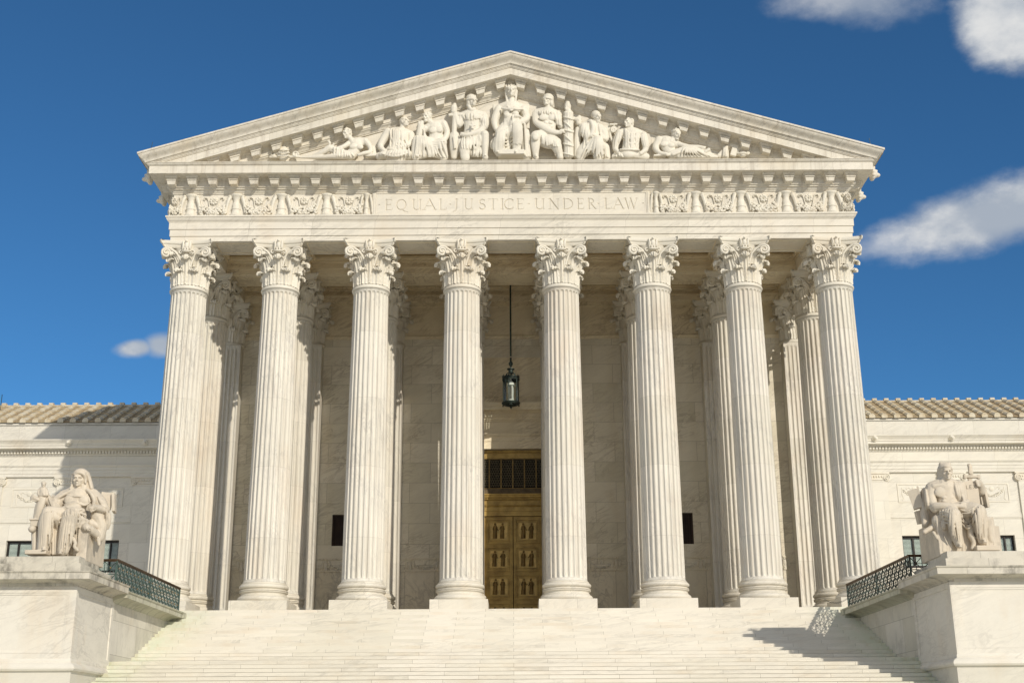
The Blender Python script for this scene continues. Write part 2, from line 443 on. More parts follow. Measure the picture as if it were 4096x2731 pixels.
def link(me, name, mat=None, parent=None, loc=None, scale=None):
    if mat is not None and not me.materials: me.materials.append(mat)
    o = bpy.data.objects.new(name, me)
    COL.objects.link(o)
    if parent is not None: o.parent = parent
    if loc is not None: o.location = loc
    if scale is not None: o.scale = scale
    return o

def remeshed(mb, name, mat, parent, voxel, smooth_it=3, fac=0.5, disp=0.0, dscale=0.3, loc=None):
    """fuse overlapping closed pieces into one continuous carved surface"""
    me = bpy.data.meshes.new(name); me.from_pydata(mb.v, [], mb.f); me.update()
    o = bpy.data.objects.new('tmp', me); COL.objects.link(o)
    md = o.modifiers.new('r', 'REMESH'); md.mode = 'VOXEL'; md.voxel_size = voxel; md.adaptivity = 0
    if smooth_it:
        sm = o.modifiers.new('s', 'SMOOTH'); sm.factor = fac; sm.iterations = smooth_it
    dg = bpy.context.evaluated_depsgraph_get()
    ev = o.evaluated_get(dg)
    nm = bpy.data.meshes.new_from_object(ev, depsgraph=dg)
    bpy.data.objects.remove(o); bpy.data.meshes.remove(me)
    nm.name = name
    if disp:
        n = len(nm.vertices); co = np.empty(n * 3, 'f'); nm.vertices.foreach_get('co', co); co = co.reshape(-1, 3)
        no = np.empty(n * 3, 'f'); nm.vertices.foreach_get('normal', no); no = no.reshape(-1, 3)
        d = np.array([noise.noise(Vector(c) / dscale) for c in co]) * disp
        nm.vertices.foreach_set('co', (co + no * d[:, None]).ravel()); nm.update()
    nm.shade_smooth()
    return link(nm, name, mat, parent, loc)
# ================================================================ ground, stairs
g = MB(); g.add([(-900, -300, -6.9), (900, -300, -6.9), (900, 1500, -6.9), (-900, 1500, -6.9)], [(0, 1, 2, 3)])
tag(g.build('ground', M['ground']), kind='structure')

CX = [-14.92, -10.70, -6.50, -2.29, 2.29, 6.50, 10.70, 14.92]
XC = 13.95                 # inner face of the cheek blocks
RISE, TREAD = 0.151, 0.40
stairs = tag(empty('staircase', (0, -1.3, 0)), 'broad pale marble staircase rising to the column bases, greenish at both ends', 'staircase')
z = 0.0; y = -1.30
def step(z, y, back, i, nose):
    b = MB()
    W = XC + 0.02 if y > -14.2 else 20
    if nose:
        b.box(-W, W, y, back, z - RISE + 0.032, z)
        b.box(-W, W, y + 0.06, back, z - RISE - 0.02, z - RISE + 0.031)
    else:
        b.box(-W, W, y, back, z - RISE - 0.004, z)
    me = b.mesh('step')
    o = link(me, 'step', M['step'], stairs)
    sh = (0 if i % 2 else 1.165)
    me.transform(Matrix.Translation((-sh, 1.3, 0)))
    o.location = (sh, 0, 0)
    return o
for i in range(17):
    step(z, y, y + TREAD + 0.04, i, i > 12)
    z -= RISE; y -= TREAD
ly = -9.85
b = MB(); b.box(-XC, XC, ly + 0.02, y + TREAD + 0.1, z - 0.6, z)
b.build('landing', M['step'], stairs, loc=(0, 1.3, 0))
y = ly
for i in range(28):
    step(z, y, y + TREAD + 0.04, i, True)
    z -= RISE; y -= TREAD
# portico floor
b = MB(); b.box(-XC - 0.02, XC + 0.02, -1.27, 8.4, -0.6, -0.004); b.box(-50, -14.01, -2.095, 14.6, -6.85, -0.21); b.box(14.01, 50, -2.095, 14.6, -6.85, -0.21)
tag(b.build('terrace', M['floor']), kind='structure')

# ================================================================ courthouse
house = tag(empty('courthouse', (0, 0, 0)), 'grand white marble courthouse temple front with eight front columns under a sculpted pediment', 'courthouse')

# ---- column pieces (local: centre axis at origin, z from the floor)
def shaft_mesh(z0=1.22, z1=14.42, r0=0.885, r1=0.80, nfl=24, ns=8):
    H = z1 - z0
    def rad(t): return r0 + (r1 - r0) * (t ** 1.35)
    fl = 0.40                     # flute half width / pitch
    ez = [0.0, 0.06, 0.105, 0.115, 0.135, 0.16, 0.195, 0.24]
    zs = [z0 + e for e in ez] + [z0 + H * k / 8 for k in range(1, 8)] + [z1 - e for e in reversed(ez)]
    mb = MB(); us = [-0.5, -fl, -fl * 0.86, -fl * 0.5, 0, fl * 0.5, fl * 0.86, fl]
    for zi in zs:
        t = (zi - z0) / H; rr = rad(t)
        e = min(zi - z0, z1 - zi)
        flare = 0.045 * max(0, 1 - e / 0.11) ** 2 if e < 0.11 else 0
        pitch = 2 * math.pi * rr / nfl; hw = fl * pitch
        q = (e - 0.105) / hw
        Wf = 0 if q <= 0 else (1 if q >= 1 else math.sqrt(1 - (1 - q) ** 2))
        for k in range(nfl):
            for u in us:
                v = u / fl
                d = 0 if abs(v) >= Wf or Wf == 0 else math.sqrt(max(0, Wf * Wf - v * v)) * hw * 0.92
                a = 2 * math.pi * (k + u) / nfl
                r_ = rr + flare - d
                mb.v.append((r_ * math.cos(a), r_ * math.sin(a), zi))
    k = nfl * ns
    for j in range(len(zs) - 1):
        for i in range(k):
            i2 = (i + 1) % k
            mb.f.append((j * k + i, j * k + i2, (j + 1) * k + i2, (j + 1) * k + i))
    return mb.mesh('column_shaft', 38)

def base_mesh():
    mb = MB()
    mb.box(-1.22, 1.22, -1.22, 1.22, 0.0, 0.41)
    def torus(r, zc, h, n=8):
        return [(r - h / 2 + h / 2 * math.cos(a), zc + h / 2 * math.sin(a)) for a in [math.pi * (k / n - 0.5) for k in range(n + 1)]]
    prof = [(0.9, 0.405)] + torus(1.115, 0.525, 0.235) + [(1.0, 0.66), (1.0, 0.69)] + [(0.965, 0.71), (0.955, 0.745), (0.97, 0.78)] + \
           [(1.0, 0.80)] + torus(1.035, 0.825, 0.045, 4) + [(0.99, 0.855)] + torus(1.035, 0.885, 0.045, 4) + [(0.985, 0.91), (0.96, 0.925), (0.97, 0.945)] + \
           torus(1.05, 1.05, 0.19) + [(0.965, 1.15), (0.965, 1.19), (0.93, 1.195), (0.93, 1.215), (0.7, 1.225)]
    mb.lathe(prof, 64)
    return mb.mesh('base', 35)

def leaf(mb, ang, r0, z0, h, w, curl, lean, thick=0.065, nu=12, nt=14, seed=0):
    """acanthus leaf hugging the bell and curling outward at the tip"""
    rnd = random.Random(seed)
    pts = []
    for j in range(nt + 1):
        t = j / nt
        if t < 0.66:
            q = t / 0.66
            r = r0 + lean * q ** 2.2; zz = z0 + (h - curl) * q
            nrm = (1.0, 0.0 - 0.4 * q * q)
        else:
            q = (t - 0.66) / 0.34
            a = math.pi * (0.10 + 1.08 * q)
            cx, cz = r0 + lean + curl * 1.0, z0 + h - curl
            r = cx - curl * math.cos(a) * (1.0 - 0.1 * q); zz = cz + curl * math.sin(a)
            nrm = (-math.cos(a), math.sin(a))
            nrm = (-(-math.cos(a)) * -1, nrm[1])
        lobes = 0.80 + 0.20 * abs(math.cos(t * math.pi * 4.5))
        ww = w * lobes * (1.0 - 0.38 * t ** 2) * (1.0 if t < 0.86 else math.sqrt(max(0.12, 1 - ((t - 0.86) / 0.15) ** 2)))
        pts.append((r, zz, ww, nrm, t))
    front = []; back = []
    for (r, zz, ww, nrm, t) in pts:
        for i in range(nu + 1):
            u = -1 + 2 * i / nu
            x = u * ww / 2
            rib = 0.040 * math.exp(-(u / 0.16) ** 2) + 0.028 * math.cos(u * math.pi * 3.6) - 0.05 * u * u * (0.4 + t)
            rib += 0.010 * math.cos(t * math.pi * 9) * abs(u)
            rr = r + rib * nrm[0]; z2 = zz + rib * nrm[1] * 0.6 - 0.03 * abs(u) * (1 if t > 0.6 else 0.2)
            front.append((rr, x, z2)); back.append((rr - thick * (1 if nrm[0] >= 0 or t < 0.66 else 1) * (abs(nrm[0]) if t > 0.66 else 1), x, z2 - thick * 0.8 * (nrm[1] if t > 0.66 else 0)))
    n = nu + 1; N = len(front); fs = []
    for j in range(nt):
        for i in range(nu):
            a = j * n + i
            fs.append((a, a + 1, a + n + 1, a + n)); fs.append((N + a, N + a + n, N + a + n + 1, N + a + 1))
        fs.append((j * n, (j + 1) * n, N + (j + 1) * n, N + j * n))
        fs.append((j * n + nu, N + j * n + nu, N + (j + 1) * n + nu, (j + 1) * n + nu))
    fs.append(tuple(range(nt * n, nt * n + n)) + tuple(reversed(range(N + nt * n, N + nt * n + n))))
    mb.add(front + back, fs, Matrix.Rotation(ang, 4, 'Z'))

def capital_mesh():
    mb = MB()
    mb.lathe([(0.7, -0.26), (0.80, -0.255), (0.865, -0.22), (0.885, -0.17), (0.87, -0.11), (0.82, -0.075), (0.80, -0.05), (0.78, 0.0), (0.76, 0.1), (0.73, 0.5), (0.75, 1.0), (0.83, 1.4), (0.95, 1.68), (0.98, 1.74)], 48)
    for k in range(8):
        leaf(mb, k * math.pi / 4 + math.pi / 8, 0.80, -0.03, 0.76, 0.58, 0.12, 0.06, seed=k)
    for k in range(8):
        leaf(mb, k * math.pi / 4, 0.785, 0.0, 1.30, 0.60, 0.15, 0.19, seed=k + 9)
    for k in range(4):
        for sg in (-1, 1):
            leaf(mb, k * math.pi / 2 + math.pi / 4 + sg * 0.26, 0.84, 0.85, 0.60, 0.34, 0.10, 0.30, seed=k)
    # volutes: two at each corner, one on each adjoining face
    for k in range(4):
        rot = Matrix.Rotation(k * math.pi / 2, 4, 'Z')
        for sg in (-1, 1):
            pts = []; rad = []
            def yof(x): return 0.90 + 0.20 * max(0, (x - 0.2)) ** 1.4
            stem = [(0.20, 0.80), (0.24, 1.05), (0.36, 1.33), (0.54, 1.54), (0.74, 1.665)]
            for q, (x, zz) in enumerate(stem):
                pts.append((sg * x, -(yof(x) - 0.05 + 0.0 * q), zz)); rad.append(0.045 + 0.006 * q)
            cx, cz, R0 = 0.885, 1.46, 0.215
            for q in range(22):
                a = math.pi / 2 + 0.35 - q * (2 * math.pi * 1.9 / 21)
                rr = R0 * (1 - q / 21) ** 0.8 + 0.02
                x = cx + rr * math.cos(a); zz = cz + rr * math.sin(a)
                pts.append((sg * x, -(yof(x) + 0.012 * q / 4), zz)); rad.append(0.062 - 0.0012 * q)
            t = MB(); t.tube(pts, rad, 7); mb.add(t.v, t.f, rot)
            t = MB(); t.ell((sg * cx, -(yof(cx) - 0.02), cz), (0.17, 0.055, 0.17), nu=12, nv=6); mb.add(t.v, t.f, rot)
            # small inner helix
            pts = []; rad = []
            for q in range(16):
                a = math.pi - 0.6 + q * (2 * math.pi * 1.2 / 15)
                rr = 0.13 * (1 - q / 18)
                pts.append((sg * (0.27 - rr * math.cos(a) * -1), -(0.94), 1.50 + rr * math.sin(a) * -1)); rad.append(0.032)
            t = MB(); t.tube(pts, rad, 6); mb.add(t.v, t.f, rot)
        # eagle in the middle of the face
        e = MB(); Y0 = -1.02
        e.ell((0, Y0, 1.80), (0.115, 0.11, 0.19)); e.ell((0, Y0 - 0.07, 2.00), (0.065, 0.075, 0.07)); e.ell((0.0, Y0 - 0.14, 1.985), (0.022, 0.05, 0.028))
        for sg in (-1, 1):
            e.ell((sg * 0.15, Y0 + 0.0, 1.82), (0.055, 0.09, 0.22), Matrix.Rotation(sg * 0.15, 3, 'Y'))
            e.ell((sg * 0.185, Y0 + 0.01, 1.74), (0.03, 0.07, 0.20), Matrix.Rotation(sg * 0.1, 3, 'Y'))
            e.ell((sg * 0.06, Y0 - 0.03, 1.62), (0.045, 0.055, 0.09))
        e.ell((0, Y0, 1.52), (0.21, 0.11, 0.06)); e.ell((0, Y0 + 0.03, 1.33), (0.12, 0.09, 0.06)); e.ell((0, Y0 + 0.06, 1.2), (0.17, 0.10, 0.10))
        e.box(-0.20, 0.20, Y0 + 0.03, Y0 + 0.2, 1.5, 2.03)
        mb.add(e.v, e.f, rot)
    # abacus with concave sides and cut corners
    def plan(s):
        P = []
        for k in range(4):
            c, s_ = math.cos(k * math.pi / 2), math.sin(k * math.pi / 2)
            for q in range(11):
                u = -1 + 0.2 * q
                x = 1.16 * u * s; yy = -(0.93 + 0.16 * u * u + (0.0 if abs(u) < 1 else 0)) * s
                P.append((x * c - yy * s_, x * s_ + yy * c))
        return P
    lay = [(0.90, 1.735), (0.94, 1.78), (0.965, 1.83), (0.975, 1.88), (1.0, 1.885), (1.03, 1.93), (1.045, 1.99), (1.045, 2.062)]
    vs = []; n = 44
    for s, zz in lay: vs += [(x, yy, zz) for x, yy in plan(s)]
    fs = [(j * n + i, j * n + (i + 1) % n, (j + 1) * n + (i + 1) % n, (j + 1) * n + i) for j in range(len(lay) - 1) for i in range(n)]
    fs += [tuple(reversed(range(n))), tuple(range((len(lay) - 1) * n, len(lay) * n))]
    mb.add(vs, fs)
    return mb.mesh('capital', 50)

ME_SH, ME_BA, ME_CA = shaft_mesh(), base_mesh(), capital_mesh()
for me, mt in ((ME_SH, M['shaft']), (ME_BA, M['facade']), (ME_CA, M['carve'])): me.materials.append(mt)
def column(x, y):
    o = link(ME_SH, 'column', None, house, (x, y, 0))
    link(ME_BA, 'base', None, o); link(ME_CA, 'capital', None, o, (0, 0, 14.68))
    o['group'] = 'fluted Corinthian columns of the portico'
for yy_ in (0.0, 4.3):
    for x in CX: column(x, yy_)

# ---- pilasters
def pilaster_mesh():
    mb = MB(); w0, w1 = 0.87, 0.80; y0 = 0.0
    zs = [0.75, 0.95, 1.0, 1.1, 14.1, 14.2, 14.25, 14.42]
    nf = 7; prof = []
    def xs(t, on):
        W = w0 + (w1 - w0) * t; P = [(-W, 0.75), (-W, 0)]
        pt = 2 * W * 0.93 / nf
        for k in range(nf):
            c = -W * 0.93 + pt * (k + 0.5); h = pt * 0.40
            for v in (-1, -0.85, -0.5, 0, 0.5, 0.85, 1):
                d = on * h * 0.8 * math.sqrt(max(0, 1 - v * v))
                P.append((c + v * h, d))
        return P + [(W, 0), (W, 0.75)]
    rows = [xs((z - 0.75) / 13.7, on) for z, on in zip(zs, (0, 0, 0.6, 1, 1, 0.6, 0, 0))]
    n = len(rows[0])
    for r_, z in zip(rows, zs): mb.v += [(x, y, z) for x, y in r_]
    mb.f += [(j * n + i, j * n + i + 1, (j + 1) * n + i + 1, (j + 1) * n + i) for j in range(len(zs) - 1) for i in range(n - 1)]
    return mb.mesh('pilaster', 35)
def pil_base_mesh():
    mb = MB()
    for (o, a, b_) in ((0.16, 0.0, 0.24), (0.13, 0.24, 0.40), (0.06, 0.40, 0.50), (0.10, 0.50, 0.60), (0.08, 0.60, 0.70), (0.03, 0.70, 0.76)):
        mb.box(-0.87 - o, 0.87 + o, -o, 0.75, a, b_)
    return mb.mesh('base')
ME_PI, ME_PB = pilaster_mesh(), pil_base_mesh()
ME_PI.materials.append(M['inner' if False else 'shaft']); ME_PB.materials.append(M['facade'])
WY = 8.4
for x in CX:
    o = link(ME_PI, 'pilaster', None, house, (x, 7.62, 0)); o['group'] = 'fluted pilasters on the portico wall'
    link(ME_PB, 'base', None, o)
    c = link(ME_CA, 'capital', None, o, (0, 0.62, 14.68)); c.scale = (1.0, 0.62, 1.0)

# ---- entablature
W0, YF, YB = 15.75, -0.85, 40.0
b = MB()
b.umould(W0, YF, YB, [(-0.3, 16.752), (0, 16.752), (0, 16.99), (0.045, 17.0), (0.045, 17.32), (0.09, 17.33), (0.09, 17.66), (0.11, 17.67), (0.115, 17.70), (0.15, 17.72), (0.20, 17.80), (0.215, 17.87), (0.25, 17.88), (0.25, 17.955), (-0.1, 17.97)])
b.box(-W0 + 0.01, W0 - 0.01, YF + 0.01, 0.85, 16.75, 17.9)
b.box(-W0 + 0.01, -14.07, 0.851, 8.3, 16.75, 17.9); b.box(14.07, W0 - 0.01, 0.851, 8.3, 16.75, 17.9)
b.build('architrave', M['facade'], house, 32)
b = MB()
b.umould(W0, YF, YB, [(0, 17.94), (0, 19.14)])
b.box(-W0 + 0.01, W0 - 0.01, YF + 0.01, 0.6, 17.9, 19.2)
frieze = b.build('frieze', M['facade'], house)
b = MB()
b.umould(W0, YF, YB, [(-0.05, 19.10), (0.04, 19.10), (0.05, 19.14), (0.09, 19.17), (0.13, 19.22), (0.14, 19.26), (0.22, 19.27), (0.22, 19.33), (0.28, 19.34), (0.30, 19.36), (0.30, 19.66), (0.33, 19.67), (0.37, 19.745), (0.97, 19.75), (0.97, 20.12), (0.99, 20.125), (0.99, 20.145), (1.02, 20.15), (1.06, 20.19), (1.08, 20.235), (1.10, 20.24), (1.10, 20.265), (0.0, 20.29)])
cornice = b.build('cornice', M['cornice'], house, 32)

# modillions
def modillion_mesh():
    mb = MB()
    def fr(w0, w1, o, z0, z1, back=0.33, o1=None):
        o1 = o if o1 is None else o1
        vs = [(-w1 / 2, -o1, z0), (w1 / 2, -o1, z0), (w1 / 2, -back, z0), (-w1 / 2, -back, z0), (-w0 / 2, -o, z1), (w0 / 2, -o, z1), (w0 / 2, -back, z1), (-w0 / 2, -back, z1)]
        mb.add(vs, [(0, 3, 2, 1), (4, 5, 6, 7), (0, 1, 5, 4), (1, 2, 6, 5), (2, 3, 7, 6), (3, 0, 4, 7)])
    fr(0.58, 0.58, 0.75, -0.035, 0.01, 0.25); fr(0.57, 0.49, 0.74, -0.09, -0.036, 0.25, o1=0.68)
    fr(0.475, 0.44, 0.64, -0.17, -0.091, 0.25); fr(0.445, 0.445, 0.69, -0.20, -0.171, 0.25, o1=0.69); fr(0.42, 0.33, 0.65, -0.39, -0.201, 0.25, o1=0.61)
    return mb.mesh('modillion')
ME_MO = modillion_mesh(); ME_MO.materials.append(M['cornice'])
XM = [(k - 16.5) * 0.9545 for k in range(34)]
for x in XM: link(ME_MO, 'modillion', None, cornice, (x, YF, 19.748))
for sg in (1, -1):                       # the sides
    for k in range(12):
        o = link(ME_MO, 'modillion', None, cornice, (sg * W0, -0.4 + k * 0.9545, 19.748)); o.rotation_euler = (0, 0, R(90) * sg)

# ---- pediment
AP, SL = 25.80, 0.302
def zr(x): return AP - SL * abs(x)
prof = [(1.30, 0.03), (1.445, 0.0), (1.445, -0.085), (1.41, -0.09), (1.40, -0.12), (1.385, -0.17), (1.35, -0.22), (1.29, -0.27), (1.23, -0.32), (1.18, -0.37), (1.15, -0.42), (1.14, -0.485), (1.08, -0.49), (1.08, -0.53), (1.05, -0.54), (1.03, -0.59), (1.0, -0.60), (1.0, -0.63), (0.96, -0.635), (0.96, -0.985), (0.35, -0.98), (0.31, -1.05), (0.29, -1.06), (0.29, -1.38), (0.25, -1.39), (0.23, -1.44), (0.17, -1.47), (0.13, -1.53), (0.11, -1.58), (0.07, -1.59), (0.07, -1.64), (-0.1, -1.65)]
b = MB(); k = len(prof)
for st in (-2, -1, 0, 1, 2):
    for (o, dz) in prof:
        xe = W0 + o
        if st == 0: b.v.append((0, YF - o, AP + dz))
        elif abs(st) == 1: b.v.append((st * xe, YF - o, zr(xe) + dz))
        else: b.v.append((st / 2 * xe, YB if o > 0.99 else YF - o + 0.001, zr(xe) + dz))
for a in range(4):
    for j in range(k - 1):
        if a in (0, 3) and prof[j + 1][0] < 1.0: continue
        b.f.append((a * k + j, a * k + j + 1, (a + 1) * k + j + 1, (a + 1) * k + j))
raking = b.build('raking_cornice', M['cornice'], house, 32)
for k_ in range(16):
    for sg in (1, -1):
        x = sg * (0.477 + 0.9545 * k_)
        me = bpy.data.meshes.get('modillion_rake_%d' % sg)
        if me is None:
            me = ME_MO.copy(); me.name = 'modillion_rake_%d' % sg
            for v in me.vertices: v.co.z += -SL * sg * v.co.x
        if abs(x) < 14.3: link(me, 'modillion', None, raking, (x, YF, zr(x) - 0.983))
b = MB()
b.prism([(-15.6, 20.28), (15.6, 20.28), (15.6, 20.35), (0, AP - 1.5), (-15.6, 20.35)], -0.85, -0.3)
b.build('tympanum', M['facade'], house)
b = MB(); b.box(-9.95, 9.9, -1.62, -0.84, 20.285, 20.43)
b.build('plinth_course', M['facade'], house)
# roof
b = MB()
b.v += [(-17.15, -2.1, zr(17.15) + 0.02), (0, -2.1, AP + 0.02), (17.15, -2.1, zr(17.15) + 0.02), (-17.15, YB, zr(17.15) + 0.02), (0, YB, AP + 0.02), (17.15, YB, zr(17.15) + 0.02),
        (-17.15, -2.1, zr(17.15) - 0.2), (17.15, -2.1, zr(17.15) - 0.2), (-17.15, YB, zr(17.15) - 0.2), (17.15, YB, zr(17.15) - 0.2), (0, -2.1, AP - 0.3), (0, YB, AP - 0.3)]
b.f += [(0, 3, 4, 1), (1, 4, 5, 2), (6, 10, 11, 8), (10, 7, 9, 11), (0, 1, 10, 6), (1, 2, 7, 10), (0, 6, 8, 3), (2, 5, 9, 7)]
b.build('roof', M['tile'], house)
b = MB(); b.box(-15.5, 15.5, 39.5, 40.3, 0, 17); b.prism([(-15.5, 17), (15.5, 17), (15.5, 20.3), (0, 25.0), (-15.5, 20.3)], 39.5, 40.3)
b.build('rear_wall', M['facade'], house)
for sg in (-1, 1):
    b = MB(); b.tube([(sg * 16.6, -2.2, 20.7), (sg * 16.55, -2.2, 21.15)], 0.012, 5)
    b.build('lightning_rod', M['darkmetal'], house)

# lion heads on the side gutters
def lion_mesh(s=1.0):
    e = MB()
    e.ell((0, 0, 0), (0.20 * s, 0.18 * s, 0.22 * s)); e.ell((0, -0.17 * s, -0.06 * s), (0.10 * s, 0.12 * s, 0.09 * s))
    for a in range(12):
        t = a * math.pi / 6
        e.ell((0.20 * s * math.cos(t), 0.03 * s, 0.22 * s * math.sin(t)), 0.075 * s, nu=8, nv=6)
    for sg in (-1, 1):
        e.ell((sg * 0.09 * s, -0.13 * s, 0.08 * s), 0.05 * s, nu=8, nv=6); e.ell((sg * 0.15 * s, -0.02 * s, 0.20 * s), 0.06 * s, nu=8, nv=6)
    me = remeshed(e, 'lion_head', M['carve'], None, 0.02, 1)
    d = me.data; bpy.data.objects.remove(me)
    return d
ME_LI = lion_mesh()
for sg in (-1, 1):
    for k in range(4):
        o = link(ME_LI, 'lion_head', None, cornice, (sg * 16.98, -0.85 + 2.45 * k, 19.98)); o.rotation_euler = (0, 0, R(90) * sg); o.scale = (1.2, 1.2, 1.2)

# ---- carved frieze
def bay_pillar():
    mb = MB()
    prof = [(0.10, 0.0), (0.29, 0.0), (0.30, 0.06), (0.26, 0.09), (0.215, 0.14), (0.195, 0.30), (0.20, 0.33), (0.225, 0.35), (0.225, 0.40), (0.19, 0.42), (0.185, 0.50), (0.19, 0.60), (0.17, 0.64), (0.15, 0.72), (0.155, 0.86), (0.185, 0.90), (0.19, 0.93), (0.22, 0.97), (0.27, 1.02), (0.29, 1.06), (0.28, 1.09), (0.1, 1.10)]
    mb.lathe(prof, 16, sy=0.85)
    for sg in (-1, 1):       # horns of plenty leaning on the pillar
        mb.tube([(sg * 0.27, -0.05, 0.99), (sg * 0.33, -0.12, 0.84), (sg * 0.39, -0.10, 0.62), (sg * 0.43, -0.08, 0.36), (sg * 0.43, -0.06, 0.16)], [0.085, 0.095, 0.075, 0.06, 0.045], 8)
        mb.tube([(sg * 0.47, -0.04, 0.80), (sg * 0.50, -0.06, 0.5), (sg * 0.49, -0.05, 0.2), (sg * 0.55, -0.05, 0.03)], [0.03, 0.045, 0.045, 0.03], 6)
        mb.ell((sg * 0.30, -0.08, 1.0), (0.10, 0.10, 0.075), nu=10, nv=6)
    return mb.mesh('carved_pillar', 40)
def bay_garland(seed):
    rn = random.Random(seed); mb = MB()
    for k in range(120):
        u = rn.uniform(-0.62, 0.62); top = 0.42 + 0.26 * (abs(u) / 0.62) ** 2
        zz = rn.uniform(0.05, top); r = rn.uniform(0.04, 0.075)
        mb.ell((u, -0.04 - 0.10 * math.sin(math.pi * min(1, zz / top)) - 0.02 * rn.random(), zz), (r, r * 0.9, r), nu=8, nv=6)
    for q in range(9):       # leaves crossing the bunch
        a = -0.5 + 0.125 * q
        mb.ell((a * 0.5, -0.13, 0.12), (0.03, 0.03, 0.10), Matrix.Rotation(a * 1.6, 3, 'Y'), 6, 6)
    for sg in (-1, 1):       # ribbons
        mb.tube([(sg * 0.14, -0.05, 0.36), (sg * 0.20, -0.04, 0.62), (sg * 0.24, -0.04, 0.82), (sg * 0.30, -0.07, 0.93), (sg * 0.42, -0.06, 0.96), (sg * 0.47, -0.04, 0.86), (sg * 0.40, -0.05, 0.82)], [0.03, 0.03, 0.03, 0.035, 0.035, 0.03, 0.02], 6)
    return mb.mesh('garland', 60)
def rosette_mesh(r=0.205):
    mb = MB()
    mb.lathe([(r * 0.3, -0.07), (r * 0.95, -0.05), (r * 1.0, 0.0)], 20, mtx=Matrix.Rotation(R(90), 4, 'X') @ Matrix.Scale(-1, 4, (0, 0, 1)))
    for k in range(8):
        a = k * math.pi / 4
        mb.ell((0.62 * r * math.cos(a), -0.07, 0.62 * r * math.sin(a)), (0.36 * r, 0.045, 0.27 * r), Matrix.Rotation(-a, 3, 'Y'), 8, 6)
    mb.ell((0, -0.10, 0), (0.2 * r, 0.05, 0.2 * r), nu=8, nv=6)
    return mb.mesh('rosette', 60)
ME_CP, ME_RO = bay_pillar(), rosette_mesh()
GAR = [bay_garland(s) for s in (1, 2, 3)]
for me in [ME_CP, ME_RO] + GAR: me.materials.append(M['carve'])
ZB = 17.965
cols = []
for sg in (-1, 1):
    for i, x in enumerate((14.92, 12.81, 10.70, 8.60)): link(ME_CP, 'carved_pillar', None, frieze, (sg * x, YF, ZB))
    for i, x in enumerate((15.78, 13.865, 11.755, 9.65, 7.55)):
        if x > 15: # corner bunch, wrapping the angle
            o = link(GAR[0], 'garland', None, frieze, (sg * 15.62, YF, ZB)); o.scale = (0.42, 1.2, 1)
            o = link(GAR[0], 'garland', None, frieze, (sg * W0, -0.5, ZB)); o.rotation_euler = (0, 0, R(90) * sg); o.scale = (0.55, 1.2, 1)
            o = link(ME_RO, 'rosette', None, frieze, (sg * 15.68, YF - 0.02, ZB + 0.78)); o.scale = (0.7, 1.6, 1.1)
            continue
        link(GAR[i % 3], 'garland', None, frieze, (sg * x, YF, ZB))
        link(ME_RO, 'rosette', None, frieze, (sg * x, YF, ZB + 0.78))
    o = link(ME_CP, 'carved_pillar', None, frieze, (sg * 6.74, YF, ZB)); o.scale = (0.62, 1, 1)

